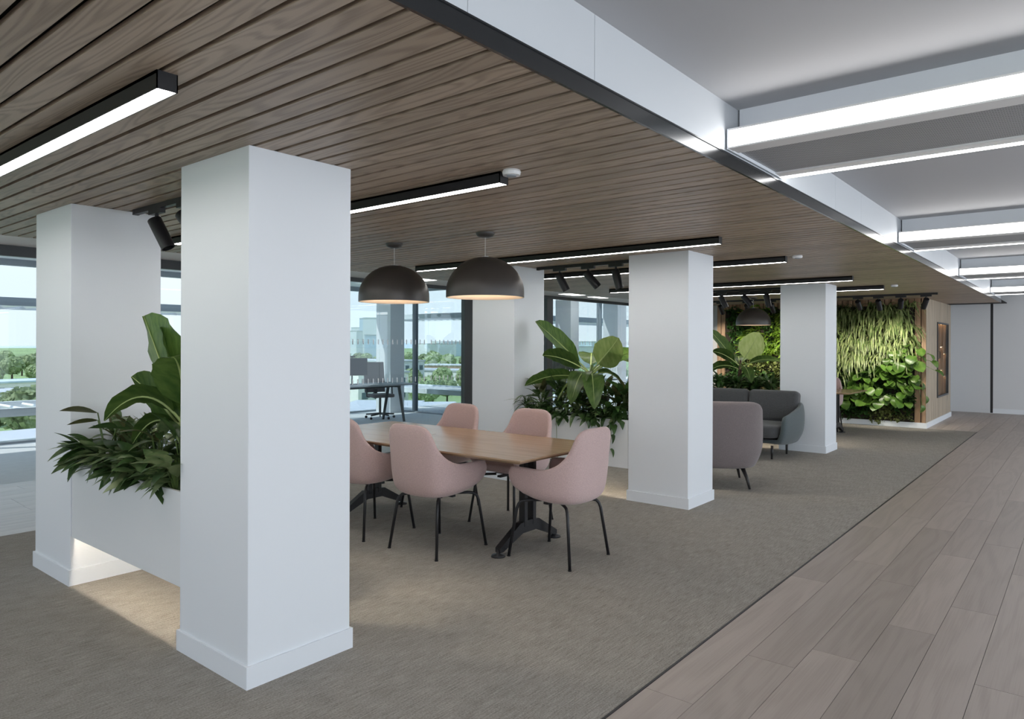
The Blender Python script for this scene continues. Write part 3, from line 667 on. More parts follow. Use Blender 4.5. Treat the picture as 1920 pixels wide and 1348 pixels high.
# ------------------------------------------------------------------ green wall block
GX, GY0, GY1, BX = 15.72, 2.42, 6.60, 18.88
core = B(GX + .10, BX, GY0 + .46, GY1, 0, ZC).obj('wall_green_core', 'dark_void'); struct(core, 'dark core behind the cladding of the green wall block', 'wall')
skm = MB(); skm.box(GX - .02, GX + .12, GY0 - .02, GY1, 0, .105); skm.box(GX + .12, BX, GY0 - .02, GY0 + .1, 0, .105)
o = skm.obj('baseboard_green', 'paint', bevel=.002); struct(o, 'white skirting under the green wall block', 'baseboard')
cl = B(GX + .03, GX + .10, GY0 + .03, GY1, .105, ZC).obj('wall_batten_backing', 'dark_void'); struct(cl, 'dark recess between the timber battens around the green wall', 'wall')
# battens above, beside the planting
y = GY0; i = 0
bw = .088
def batten(y0, y1, z0, z1): B(GX, GX + .03, y0, y1, z0, z1).obj('batten', 'clad_warm', cl, bevel=.002)
batten(GY0 - .0, GY0 + .075, .105, ZC); batten(GY0 + .092, GY0 + .19, .105, ZC)
y = GY0 + .205
rb = random.Random(5)
while y < GY1 - .25:
    wv = rb.choice((.07, .10, .13)); batten(y, min(y + wv, GY1 - .2), 2.39, ZC); y += wv + .016
batten(GY1 - .19, GY1 - .10, .105, ZC); batten(GY1 - .085, GY1, .105, ZC)
# side face, vertical boards with the display niche let in
NX0, NX1, NZ0, NZ1 = 17.0, 18.45, .52, 2.09
sb = MB(); sb.box(GX + .10, NX0, GY0 + .03, GY0 + .10, .105, ZC); sb.box(NX1, BX, GY0 + .03, GY0 + .10, .105, ZC); sb.box(NX0, NX1, GY0 + .03, GY0 + .10, .105, NZ0); sb.box(NX0, NX1, GY0 + .03, GY0 + .10, NZ1, ZC)
sbo = sb.obj('wall_block_side', 'clad_pale'); struct(sbo, 'pale vertical timber boards on the side of the green wall block', 'wall')
x = GX
while x < BX - .01:
    x1 = min(x + .125, BX)
    def bd(z0, z1, xa=x, xb=x1): B(xa + .002, xb - .002, GY0, GY0 + .03, z0, z1).obj('board', 'clad_pale', sbo)
    if x1 <= NX0 or x >= NX1: bd(.105, ZC)
    else:
        bd(.105, NZ0); bd(NZ1, ZC)
        if x < NX0: bd(NZ0, NZ1, x, NX0)
        if x1 > NX1: bd(NZ0, NZ1, NX1, x1)
    x = x1
# carve the core for the niche: build the niche as a shallow box standing proud inside
ni = empty('display_niche', ((NX0 + NX1) / 2, GY0, NZ0)); tag(ni, 'dark framed glazed display niche with warm lit wooden shelves', 'display cabinet')
hw = (NX1 - NX0) / 2; hh = NZ1 - NZ0; t = .035
mb = MB(); mb.box(-hw, -hw + t, -.02, .03, 0, hh); mb.box(hw - t, hw, -.02, .03, 0, hh); mb.box(-hw + t, hw - t, -.02, .03, 0, t); mb.box(-hw + t, hw - t, -.02, .03, hh - t, hh)
mb.obj('frame', 'frame_dark', ni)
MB().box(-hw, hw, .42, .44, 0, hh).obj('back_panel', 'clad_warm', ni)
for sx in (-1, 1): MB().box(min(sx * hw, sx * (hw - .02)), max(sx * hw, sx * (hw - .02)), .03, .42, 0, hh).obj('side_panel', 'clad_warm', ni)
MB().box(-hw + .02, hw - .02, .03, .42, 0, .02).obj('bottom_panel', 'clad_warm', ni); MB().box(-hw + .02, hw - .02, .03, .42, hh - .02, hh).obj('top_panel', 'clad_warm', ni)
for xx in (-.12, .34): MB().box(xx, xx + .025, .03, .42, .02, hh - .02).obj('divider', 'clad_warm', ni)
for xa, xb, zz in ((-hw + .02, -.12, .80), (-.095, .34, 1.05), (-.095, .34, .55), (.365, hw - .02, .9), (.365, hw - .02, .4)):
    sf = MB().box(xa, xb, .04, .42, zz, zz + .02).obj('shelf', 'clad_warm', ni)
    MB().box(xa + .03, xb - .03, .06, .075, zz - .008, zz).obj('light_strip', 'led_niche', sf)
MB().box(-hw + .05, hw - .05, .05, .068, hh - .03, hh - .02).obj('light_strip', 'led_niche', ni)
MB().box(-hw + t, hw - t, -.008, -.004, t, hh - t).obj('glass_door', 'glass_door', ni)
mb = MB().tube([(-hw + t + .03, -.01, .82), (-hw + t + .03, -.045, .82), (-hw + t + .03, -.045, .96), (-hw + t + .03, -.01, .96)], .007, 6); mb.obj('handle', 'black_metal', ni)
bo = empty('display_bottle', (17.22, GY0 + .2, NZ0 + .02)); tag(bo, 'small white bottle standing at the bottom of the display niche', 'bottle')
MB().lathe([(.001, 0), (.03, 0), (.03, .17), (.012, .2), (.012, .24), (.001, .24)], n=14).obj('body', 'white_plastic', bo, smooth=True); MB().lathe([(.014, .235), (.014, .26), (.001, .26)], n=12).obj('cap', 'frame_grey', bo)

# planting on the wall
gb = B(GX + .0, GX + .03, GY0 + .22, GY1 - .20, .105, 2.38).obj('wall_planting_tray', 'soil'); struct(gb, 'dark planting felt of the green wall', 'wall')
rn = random.Random(47)
def spider(y, z, s, mat='leaf_spider', n=22, Lr=(.26, .52)):
    mb = MB()
    for i in range(n):
        a = R(180 + rn.uniform(-75, 75)); p = R(rn.uniform(-10, 60)); L_ = rn.uniform(*Lr) * s
        W_ = rn.uniform(.030, .050); seg = 5; d = Vector((math.cos(a), math.sin(a), 0)); pos = Vector((rn.uniform(-.02, .01), rn.uniform(-.07, .07), rn.uniform(-.06, .06)))
        v = Vector((d.x * math.cos(p), d.y * math.cos(p), math.sin(p))); side = Vector((-d.y, d.x, 0)); vs = []
        st_ = L_ / seg
        for k_ in range(seg + 1):
            t_ = k_ / seg; w_ = W_ / 2 * (1 - t_ ** 2.2) + .001
            vs += [pos - side * w_, pos + side * w_]
            pos = pos + v * st_; v = (v + Vector((0, 0, -.62))).normalized()
            if pos.x > 0: pos.x = -.005
        mb.add(vs, [(2 * k_, 2 * k_ + 2, 2 * k_ + 3, 2 * k_ + 1) for k_ in range(seg)])
    return mb.mesh('foliage', mat, True)
SPM = [spider(0, 0, 1) for _ in range(5)]
def bushy(mat, n, L_, W_, kind='lance', pit=(-50, 50)):
    mb = MB()
    for i in range(n):
        a = R(180 + rn.uniform(-85, 85)); p = R(rn.uniform(*pit)); s = rn.uniform(.7, 1.2)
        pos = Vector((-rn.uniform(.0, .07), rn.uniform(-.11, .11), rn.uniform(-.11, .11)))
        Mx = Matrix.Translation(pos) @ Matrix.Rotation(a, 4, 'Z') @ Matrix.Rotation(-p, 4, 'Y') @ Matrix.Rotation(R(rn.uniform(-60, 60)), 4, 'X') @ Matrix.Scale(s, 4)
        place(leaf_verts(L_, W_, .35, .2, 3, kind), Mx, mb)
    return mb.mesh('foliage', mat, True)
BUSH = {'fern': [bushy('leaf_fern', 46, .13, .030) for _ in range(4)], 'dark': [bushy('leaf_bush', 44, .09, .045) for _ in range(4)],
        'moss': [bushy('leaf_moss', 60, .055, .035, 'round') for _ in range(3)], 'mid': [bushy('leaf_vine', 34, .12, .06) for _ in range(4)]}
GW = {'spider': ('spider_plant', 'striped spider plant on the green wall', 'spider plants of the green wall'),
      'fern': ('fern', 'bright feathery fern on the green wall', 'ferns of the green wall'),
      'dark': ('small_evergreen', 'dark evergreen on the green wall', 'dark evergreens of the green wall'),
      'moss': ('sedum', 'olive cover plant on the green wall', 'cover plants of the green wall'),
      'mid': ('leafy_plant', 'leafy plant on the green wall', 'leafy plants of the green wall')}
def zone(y, z):
    if y < 4.9:
        lim = 1.55 - (y - 2.6) * .35
        if z > lim: return 'spider'
        if z < .38: return 'moss' if y < 3.3 else 'dark'
        return 'dark' if rn.random() < .5 else 'mid'
    if y > 5.95 and z > 1.0: return 'dark'
    if z > 1.75: return 'mid' if rn.random() < .4 else 'fern'
    if z > 1.35: return 'fern'
    if z > .95: return 'moss'
    return 'mid' if rn.random() < .6 else 'dark'
rows_ = []; z = .22
while z < 2.40: rows_.append(z); z += .175
for ri, z in enumerate(rows_):
    y = GY0 + .32; ci = 0
    while y < GY1 - .25:
        yy, zz = y + rn.uniform(-.05, .05), z + rn.uniform(-.05, .05)
        if not (4.25 < yy < 4.75):            # this strip stands wholly behind the far pillar
            k_ = zone(yy, zz); nm, lb, gp = GW[k_]
            me = rn.choice(SPM) if k_ == 'spider' else rn.choice(BUSH[k_])
            o = mkobj(nm, me, None, (GX - .01, yy, zz), (R(rn.uniform(-15, 15)) if k_ != 'spider' else 0, 0, 0)); s = rn.uniform(.85, 1.2) * (1.2 if k_ == 'fern' else 1); o.scale = (s, s, s)
            tag(o, f'{lb}, {ORD[len(rows_) - 1 - ri]} row down, {ORD[ci]} from the timber corner', 'plant', gp)
        y += .185; ci += 1
# large round leaved climbers: each leaf its own part
gr = 'round leaved climbers of the green wall'
climb = [(2.75, 1.62), (2.85, 1.36), (2.62, 1.3), (3.0, 1.45), (3.1, 1.2), (2.85, 1.1), (3.3, 1.08), (3.2, .9), (2.95, .85), (2.68, .98), (3.5, .95), (3.45, .72), (3.7, .78), (3.15, .62), (2.85, .58), (3.75, .55), (3.4, .48), (2.65, .72), (3.9, .68), (3.05, 1.02)]
for i, (y, z) in enumerate(climb):
    root = empty('round_leaved_climber', (GX - .02, y, z)); tag(root, f'glossy round leaved climber on the green wall, {ORD[sorted(climb, key=lambda q: -q[1]).index((y, z))]} counting down from the top', 'plant', gr)
    stv = MB()
    for k_ in range(6):
        a = R(180 + rn.uniform(-70, 70)); rr_ = rn.uniform(.08, .26); dz = rn.uniform(-.12, .14)
        b_ = Vector((math.cos(a) * rr_, math.sin(a) * rr_ * .9, dz)); s = rn.uniform(.75, 1.3)
        if b_.x > -.03: b_.x = -.05
        me = leafmesh(('round', k_ % 2), 'leaf_round', .17, .18, .25 + .25 * (k_ % 2), .22, 6, 'round')
        mkobj('leaf', me, root, b_, (R(rn.uniform(-35, 35)), R(rn.uniform(-5, 55)), a + R(rn.uniform(-35, 35))), (s, s, s)); stv.tube([(0, 0, 0), b_ * .6 + Vector((0, 0, .03)), b_], .004, 5)
    stv.obj('stems', 'stem', root)
wv_ = empty('overhanging_climber', (GX - .02, 2.58, 1.42)); tag(wv_, 'climber with dark leaves reaching past the timber corner of the green wall', 'plant', gr)
stv = MB()
for (dx, dy, dz), s, a, p in (((-.12, -.22, .02), 1.0, 250, 20), ((-.10, -.28, -.12), .9, 255, 25), ((-.05, -.33, -.30), 1.0, 265, 10), ((-.1, -.05, .12), 1.1, 220, 30), ((-.08, -.12, -.55), .8, 240, 60), ((-.08, -.18, -.8), .8, 245, 60), ((-.1, -.12, -.98), .8, 240, 75), ((-.1, .05, -.1), 1.1, 200, 40)):
    mkobj('leaf', leafmesh(('round', 1), 'leaf_round', .17, .18, .5, .22, 6, 'round'), wv_, (dx, dy, dz), (R(rn.uniform(-30, 30)), R(p), R(a)), (s, s, s)); stv.tube([(0, 0, dz * .4), (dx, dy, dz)], .004, 5)
stv.obj('stems', 'stem', wv_)

# ------------------------------------------------------------------ furniture: shells
def catmull(P_, n):
    P_ = [Vector(p) for p in P_]; out = []; k_ = len(P_) - 1
    for i in range(n + 1):
        f_ = i / n * k_; s = min(int(f_), k_ - 1); t = f_ - s
        p0, p1, p2, p3 = P_[max(0, s - 1)], P_[s], P_[s + 1], P_[min(k_, s + 2)]
        out.append(.5 * ((2 * p1) + (p2 - p0) * t + (2 * p0 - 5 * p1 + 4 * p2 - p3) * t * t + (3 * p1 - p0 - 3 * p2 + p3) * t ** 3))
    return out
def shell(name, rows, ns, nt_, mat, parent, thick, sub=1, close=True):
    """rows: bottom..rim control polylines for the half with y>=0, front tip to back centre; mirrored; solidified"""
    full = []
    for r_ in rows:
        c = catmull(r_, ns); full.append(c + [Vector((p.x, -p.y, p.z)) for p in reversed(c[:-1])])
    m_ = len(full[0]); grid = []
    for j in range(m_):
        c = catmull([r_[j] for r_ in full], nt_); grid.append(c)
    vs = [p for c in grid for p in c]; fs = []
    for j in range(m_ - 1):
        for i in range(nt_): fs.append((j * (nt_ + 1) + i, j * (nt_ + 1) + i + 1, (j + 1) * (nt_ + 1) + i + 1, (j + 1) * (nt_ + 1) + i))
    mb = MB().add(vs, fs)
    if close: mb.f.append(tuple(j * (nt_ + 1) for j in range(m_)))
    o = mb.obj(name, mat, parent, smooth=True)
    s = o.modifiers.new('solid', 'SOLIDIFY'); s.thickness = thick; s.offset = 1
    if sub:
        b = o.modifiers.new('sub', 'SUBSURF'); b.levels = sub; b.render_levels = sub
    return o
def pad(name, pts, z0, z1, mat, parent, r=.02):
    return MB().prism(pts, z0, z1).obj(name, mat, parent, smooth=True, bevel=r, seg=4)
def rrect(x0, x1, y0, y1, r, n=6):
    out = []
    for cx, cy, a0 in ((x1 - r, y1 - r, 0), (x0 + r, y1 - r, 90), (x0 + r, y0 + r, 180), (x1 - r, y0 + r, 270)):
        for i in range(n + 1):
            a = R(a0 + 90 * i / n); out.append((cx + r * math.cos(a), cy + r * math.sin(a)))
    return out

def make_chair():
    t = empty('dining_chair')
    rows = [[(.17, .15, .47), (.08, .19, .445), (-.08, .20, .435), (-.19, .17, .435), (-.235, .09, .435), (-.245, 0, .435)],
            [(.255, .245, .53), (.12, .275, .50), (-.10, .285, .49), (-.245, .24, .49), (-.295, .13, .49), (-.305, 0, .49)],
            [(.285, .275, .62), (.14, .305, .60), (-.10, .305, .61), (-.27, .255, .66), (-.325, .14, .70), (-.335, 0, .70)],
            [(.255, .272, .692), (.12, .300, .696), (-.10, .302, .70), (-.25, .268, .80), (-.340, .205, .978), (-.354, 0, .995)]]
    s = shell('seat_shell', rows, 14, 9, 'pink_fabric', t, .048)
    pad('seat_cushion', rrect(-.22, .25, -.215, .215, .09), .47, .545, 'pink_fabric', t, .03)
    MB().box(-.15, .17, -.02, .02, .415, .432).box(-.02, .02, -.17, .17, .415, .432).obj('seat_frame', 'black_metal', t)
    for sx in (1, -1):
        for sy in (1, -1):
            pts = [(sx * .09, sy * .10, .425), (sx * .17, sy * .17, .425), (sx * .205, sy * .20, .418), (sx * .222, sy * .214, .395), (sx * .232, sy * .222, .36), (sx * .278, sy * .26, .004)]
            lg = MB().tube(pts, .0115, 8).obj('leg', 'black_metal', t, smooth=True)
            MB().lathe([(.001, 0), (.014, 0), (.014, .008), (.001, .008)], (sx * .278, sy * .26, 0), 10).obj('glide', 'black_gloss', lg)
    return t
ch = make_chair()
gch = 'pink upholstered dining chairs'
def put(o, x, y, rz, label): o.location = (x, y, 0); o.rotation_euler = (0, 0, rz); tag(o, label, 'chair', gch)
put(ch, 3.985, 3.96, 0, 'pink armchair in full view with its back to us at the near table side')
for x, y, rz, lb in ((3.97, 4.775, 0, 'pink armchair half hidden behind the nearest pillar at the dining table'),
                     (4.99, 4.93, math.pi, 'pink armchair across the table in front of the glass partition'), (5.0, 4.04, math.pi, 'pink armchair across the table in front of the planter'),
                     (4.41, 3.095, math.pi / 2, 'pink armchair at the near end of the dining table by the middle pillar'),
                     (14.26, 3.86, math.pi + .1, 'pink armchair at the far table before the green wall')):
    put(copy_tree(ch), x, y, rz, lb)

def make_table():
    t = empty('dining_table')
    hw, hl = .585, 1.31; pts = []
    n = 10
    for i in range(n + 1):
        s = -1 + 2 * i / n; pts.append((-hw - .02 * (1 - s * s) + .01, s * hl))
    pts.reverse()
    pts2 = [(-p[0], p[1]) for p in reversed(pts)]
    outl = [(p[0], p[1]) for p in reversed(pts)][::-1]
    poly = [(hw + .02 * (1 - s * s) - .01, s * hl) for s in [-1 + 2 * i / n for i in range(n + 1)]] + [(-hw - .02 * (1 - s * s) + .01, s * hl) for s in [1 - 2 * i / n for i in range(n + 1)]]
    m_ = len(poly); vs = [(p[0], p[1], .785) for p in poly] + [(p[0], p[1], .775) for p in poly] + [(p[0] * .95, p[1] * .975, .755) for p in poly]
    fs = [tuple(range(m_)), tuple(range(3 * m_ - 1, 2 * m_ - 1, -1))] + [(k2 * m_ + (i + 1) % m_, k2 * m_ + i, (k2 + 1) * m_ + i, (k2 + 1) * m_ + (i + 1) % m_) for k2 in (0, 1) for i in range(m_)]
    tp = MB().add(vs, fs).obj('tabletop', 'table_oak', t)
    MB().box(-.10, .10, .20, .48, .7845, .7862).obj('cable_flap', 'table_oak', tp)
    MB().box(-.103, -.10, .197, .483, .7845, .7858).box(.10, .103, .197, .483, .7845, .7858).obj('flap_gap', 'black_metal', tp)
    MB().box(-.06, .06, -.94, .94, .70, .752).obj('beam', 'black_metal', t)
    for sy in (-1, 1):
        y = sy * .935
        mb = MB(); mb.box(-.075, -.035, y - .03, y + .03, .17, .755); mb.box(.035, .075, y - .03, y + .03, .17, .755); mb.box(-.25, .25, y - .03, y + .03, .735, .755)
        lg = mb.obj('leg', 'black_metal', t, bevel=.004)
        for sx in (-1, 1):
            pr = [(0, .125), (.09, .125), (.33, .03), (.365, .03), (.365, .065), (.12, .205), (0, .215)]
            v_ = [(sx * a, y - .026, b_) for a, b_ in pr] + [(sx * a, y + .026, b_) for a, b_ in pr]; k2 = len(pr)
            f_ = [tuple(range(k2)), tuple(range(2 * k2 - 1, k2 - 1, -1))] + [(i, (i + 1) % k2, k2 + (i + 1) % k2, k2 + i) for i in range(k2)]
            MB().add(v_, f_).obj('foot', 'black_metal', lg)
            MB().lathe([(.001, 0), (.055, 0), (.05, .014), (.015, .022), (.012, .05), (.001, .05)], (sx * .362, y, 0), 20).obj('foot_pad', 'black_metal', lg, smooth=True)
    return t
tb_ = make_table(); tb_.location = (4.45, 4.36, 0); tag(tb_, 'long oak dining table with black T shaped legs under the dome pendants', 'table', 'oak dining tables')
t2 = copy_tree(tb_); t2.location = (13.66, 4.43, 0); tag(t2, 'oak table by the green wall, mostly hidden behind the far pillar', 'table', 'oak dining tables')

# ------------------------------------------------------------------ lounge
ac = empty('lounge_armchair', (7.93, 3.35, 0), R(30)); ac.scale = (1.04, 1.06, 1); tag(ac, 'mauve barrel backed armchair turned away beside the middle pillar', 'armchair')
rows = [[(.38, .34, .235), (.1, .38, .215), (-.22, .37, .215), (-.36, .27, .215), (-.40, .12, .215), (-.41, 0, .215)],
        [(.44, .42, .40), (.1, .46, .40), (-.24, .45, .42), (-.42, .34, .43), (-.475, .15, .43), (-.485, 0, .43)],
        [(.42, .43, .56), (.1, .475, .60), (-.24, .46, .68), (-.44, .36, .74), (-.50, .16, .76), (-.51, 0, .76)],
        [(.36, .40, .62), (.1, .44, .66), (-.22, .455, .83), (-.41, .40, .965), (-.485, .18, .985), (-.495, 0, .985)]]
shell('back_shell', rows, 14, 10, 'mauve_fabric', ac, .07)
pad('seat_cushion', rrect(-.34, .42, -.35, .35, .12), .30, .47, 'mauve_fabric', ac, .05)
for sx, sy in ((-1, -1), (-1, 1), (1, -1), (1, 1)):
    MB().tube([(sx * .24, sy * .25, .225), (sx * .30, sy * .285, .12), (sx * .335, sy * .31, 0)], [.024, .017, .011], 10).obj('leg', 'leg_dark', ac, smooth=True)

so = empty('sofa', (10.42, 4.02, 0), math.pi); tag(so, 'dark grey two seat sofa with teal grey shell before the planter', 'sofa')
rows = [[(.40, .70, .20), (.1, .74, .17), (-.30, .73, .165), (-.42, .60, .165), (-.46, .3, .165), (-.465, 0, .165)],
        [(.46, .79, .36), (.1, .83, .33), (-.33, .82, .34), (-.48, .68, .35), (-.53, .33, .35), (-.535, 0, .35)],
        [(.42, .80, .54), (.1, .84, .55), (-.33, .84, .58), (-.49, .70, .60), (-.54, .34, .62), (-.545, 0, .62)],
        [(.34, .77, .62), (.08, .81, .66), (-.31, .82, .74), (-.47, .69, .78), (-.525, .34, .80), (-.53, 0, .80)]]
shell('shell', rows, 14, 10, 'teal_fabric', so, .075)
for s in (-1, 1):
    pad('seat_cushion', rrect(-.36, .50, min(s * .012, s * .70), max(s * .012, s * .70), .14), .30, .475, 'grey_fabric', so, .055)
    bc = pad('back_cushion', rrect(-.10, .10, min(s * .008, s * .735), max(s * .008, s * .735), .06), 0, .47, 'grey_fabric', so, .06)
    bc.location = (-.34, 0, .455); bc.rotation_euler = (0, R(-11), 0)
for sx, sy in ((-.27, -.60), (-.27, .60), (.36, -.60), (.36, .60)):
    MB().tube([(sx, sy, .19), (sx + .01, sy, 0)], [.02, .014], 10).obj('leg', 'leg_dark', so, smooth=True)

# ------------------------------------------------------------------ glass partition and office behind it
XP = (5.24, 6.705, 7.682, 8.47); gp_ = empty('window_1', (0, YP, 0)); struct(gp_, 'frameless glass partition with dark head track in front of the desks', 'glass partition')
B(5.2, 15.9, -.03, .03, ZC - .055, ZC).obj('head_track', 'frame_dark', gp_); B(5.2, 15.9, -.02, .02, 0, .02).obj('floor_track', 'frame_dark', gp_)
def pane(a, b, z0=.02, z1=ZC - .055):
    p = B(a + .003, b - .003, -.006, .006, z0, z1).obj('pane', 'glass_partition', gp_)
    mb = MB(); x = a + .05
    while x < b - .03:
        for zc in (1.63, 1.07): mb.box(x, x + .018, -.008, -.0065, zc - .036, zc + .036)
        x += .092
    mb.obj('vinyl_dashes', 'vinyl', p)
for a, b in zip(XP, XP[1:]): pane(a, b)
for a in (8.47, 10.74): B(a, a + .19, -.04, .04, 0, ZC - .055).obj('post', 'frame_dark', gp_)
pane(8.66, 9.7); pane(9.7, 10.74)
for a, b in ((10.93, 12.2), (12.2, 13.5), (13.5, 14.8), (14.8, 15.9)): pane(a, b)
# head track continues along the open side
o = B(-5, 5.2, YP - .03, YP + .03, ZC - .10, ZC).obj('trim_head', 'frame_dark'); struct(o, 'dark head track along the open window side', 'trim')

# facade: three runs, each with frame, mullions and panes
def facade(name, p0, p1, axis, label, cuts, z1=ZH - .02):
    root = empty(name, (0, 0, 0)); struct(root, label, 'window')
    def bx(a, b, c, d, z0, z1_): return B(a, b, c, d, z0, z1_) if axis == 'x' else B(c, d, a, b, z0, z1_)
    o_ = p1
    bx(p0[0], p0[1], o_ - .06, o_ + .06, 0, .03).obj('bottom_frame', 'frame_grey', root); bx(p0[0], p0[1], o_ - .06, o_ + .06, z1, ZH + .10).obj('head_frame', 'frame_grey', root)
    for c in cuts: bx(c - .025, c + .025, o_ - .07, o_ + .07, .03, z1).obj('mullion', 'frame_grey', root)
    for a, b in zip(cuts, cuts[1:]): bx(a + .025, b - .025, o_ - .008, o_ + .008, .03, z1).obj('pane', 'glass_facade', root)
facade('window_2', (-5, 11.5), YF, 'x', 'floor to ceiling glazing along the far side', [-5, -2.2, .3, 2.6, 5.3, 8.0, 9.9, 11.5])
facade('window_3', (10.2, 13.2), 11.5, 'y', 'glazed return beside the desk behind the partition', [10.2, 12.2, 13.2])
facade('window_4', (11.5, 24), 10.2, 'x', 'stepped back glazing behind the second planter', [11.5, 13.9, 16.4, 18.5, 21, 24])
o = B(10.95, 11.38, 12.45, 12.95, 0, ZH + .08).obj('pillar', 'paint'); struct(o, 'slim white pillar at the window corner behind the desk', 'pillar')
o = B(14.15, 14.5, 9.6, 10.05, 0, ZH + .08).obj('pillar', 'paint'); struct(o, 'bluish pillar at the windows behind the banana leaves', 'pillar')
o = B(16.35, 16.8, 9.6, 10.05, 0, ZH + .08).obj('pillar', 'paint'); struct(o, 'bluish pillar at the windows beside the middle pillar', 'pillar')

def desk(x, y, rz, label, name='office_desk'):
    t = empty(name, (x, y, 0), rz); tag(t, label, 'desk', 'office desks')
    MB().box(-1.25, 1.25, -.42, .42, .755, .785).obj('desktop', 'frame_grey', t, bevel=.004); MB().box(-1.1, 1.1, -.05, .05, .70, .755).obj('rail', 'frame_dark', t)
    for sx in (-1, 1):
        for sy in (-1, 1): MB().tube([(sx * .98, sy * .16, .74), (sx * .98, sy * .33, 0)], [.034, .026], 8).obj('leg', 'frame_dark', t)
        MB().box(sx * .98 - .03, sx * .98 + .03, -.19, .19, .70, .755).obj('leg_yoke', 'frame_dark', t)
    return t
desk(8.98, 11.22, 0, 'grey office desk with splayed legs behind the glass partition')
desk(13.6, 9.1, 0, 'grey office desk behind the second planter')
def monitor(x, y, rz, label):
    t = empty('monitor', (x, y, .785), rz); tag(t, label, 'monitor', 'desk monitors')
    MB().box(-.30, .30, -.016, .016, .18, .53).obj('casing', 'black_gloss', t, bevel=.004); MB().box(-.288, .288, -.0175, -.016, .19, .52).obj('screen', 'screen', t)
    MB().tube([(0, .03, .01), (0, .03, .30)], .016, 8).obj('stand', 'frame_dark', t); MB().box(-.11, .11, -.07, .10, 0, .012).obj('base', 'frame_dark', t)
    wc = MB().box(-.05, .05, -.015, .015, .545, .575).obj('webcam', 'black_gloss', t); MB().box(-.01, .01, -.01, .01, .53, .545).obj('webcam_clip', 'black_gloss', t)
monitor(8.98, 11.35, R(-28), 'dark monitor on the desk behind the glass partition')
monitor(13.3, 9.2, R(160), 'dark monitor on the desk behind the second planter')
kb = empty('desk_papers', (9.2, 11.05, .785)); tag(kb, 'white papers lying on the desk beside the monitor', 'papers')
for i in range(4): MB().box(-.11, .11, -.15, .15, .001 + i * .002, .0025 + i * .002).obj('sheet', 'white_plastic', kb).rotation_euler = (0, 0, .35 * i)
def office_chair(x, y, rz, label):
    t = empty('office_chair', (x, y, 0), rz); tag(t, label, 'chair', 'office chairs')
    pad('seat', rrect(-.24, .25, -.25, .25, .08), .46, .53, 'office_fabric', t, .02)
    bk = pad('backrest', rrect(-.02, .02, -.24, .24, .018), 0, .66, 'office_fabric', t, .012); bk.location = (-.25, 0, .55); bk.rotation_euler = (0, R(-8), 0)
    MB().box(-.28, -.2, -.03, .03, .42, .62).obj('back_bracket', 'frame_dark', t)
    for s in (-1, 1): MB().tube([(-.02, s * .24, .46), (-.02, s * .30, .48), (-.04, s * .30, .70), (.10, s * .30, .72)], .014, 7).obj('armrest', 'frame_dark', t)
    MB().tube([(0, 0, .46), (0, 0, .10)], .026, 10).obj('column', 'frame_dark', t)
    for k_ in range(5):
        a = R(72 * k_ + 10); lg = MB().tube([(0, 0, .11), (.31 * math.cos(a), .31 * math.sin(a), .085)], [.024, .016], 7).obj('base_arm', 'frame_dark', t)
        MB().lathe([(.001, -.012), (.028, -.012), (.028, .012), (.001, .012)], n=12).obj('castor', 'black_gloss', lg).matrix_basis = Matrix.Translation((.31 * math.cos(a), .31 * math.sin(a), .03)) @ Matrix.Rotation(a, 4, 'Z') @ Matrix.Rotation(R(90), 4, 'X')
office_chair(10.02, 11.72, R(-105), 'grey swivel chair at the desk behind the glass partition')
office_chair(14.35, 8.36, R(100), 'grey swivel chair half hidden behind the banana leaves')

# external shading shelves
def brise(x0, x1, y0, y1, z, label, lower, nb):
    root = empty('sun_shade', ((x0 + x1) / 2, (y0 + y1) / 2, z)); tag(root, label, 'sun shade', 'external sun shades'); hx, hy = (x1 - x0) / 2, (y1 - y0) / 2
    ax = hx > hy
    mb = MB(); mb.box(-hx, hx, -hy, -hy + .10, -.07, .07); mb.box(-hx, hx, hy - .10, hy, -.07, .07); mb.box(-hx, -hx + .1, -hy + .1, hy - .1, -.06, .06); mb.box(hx - .1, hx, -hy + .1, hy - .1, -.06, .06)
    mb.obj('edge_rail', 'shade_grey', root)
    me = None
    for i in range(nb):
        f_ = -1 + 2 * (i + .5) / nb
        if ax:
            me = me or B(-.05, .05, -hy + .1, hy - .1, -.02, .02).mesh('fin', 'shade_white'); mkobj('fin', me, root, (f_ * hx, 0, 0), (0, R(35), 0))
        else:
            me = me or B(-hx + .1, hx - .1, -.05, .05, -.02, .02).mesh('fin', 'shade_white'); mkobj('fin', me, root, (0, f_ * hy, 0), (R(35), 0, 0))
for zz, nm in ((2.30, 'upper'), (.42, 'lower')):
    brise(-4, 10.6, YF + .8, YF + 2.6, zz, f'{nm} louvred sun shade outside the far windows', 0, 40)
    brise(12.4, 13.8, 10.8, 14.6, zz, f'{nm} louvred sun shade outside the glazed return', 0, 16)
    brise(14.2, 22, 11.0, 12.6, zz, f'{nm} louvred sun shade outside the stepped back windows', 0, 30)

# facade behind the camera: window frames, open to the sky
rf = empty('window_5', (0, 0, 0)); struct(rf, 'window wall along the other side of the walkway', 'window')
mb = MB(); mb.box(-5, XE, -3.66, -3.54, 0, .12); mb.obj('bottom_frame', 'frame_grey', rf); B(-5, XE, -3.66, -3.54, ZH - .10, ZH).obj('head_frame', 'frame_grey', rf)
for k_ in range(9): B(-5 + k_ * 3.15, -5 + k_ * 3.15 + .08, -3.66, -3.54, .12, ZH - .1).obj('mullion', 'frame_grey', rf)

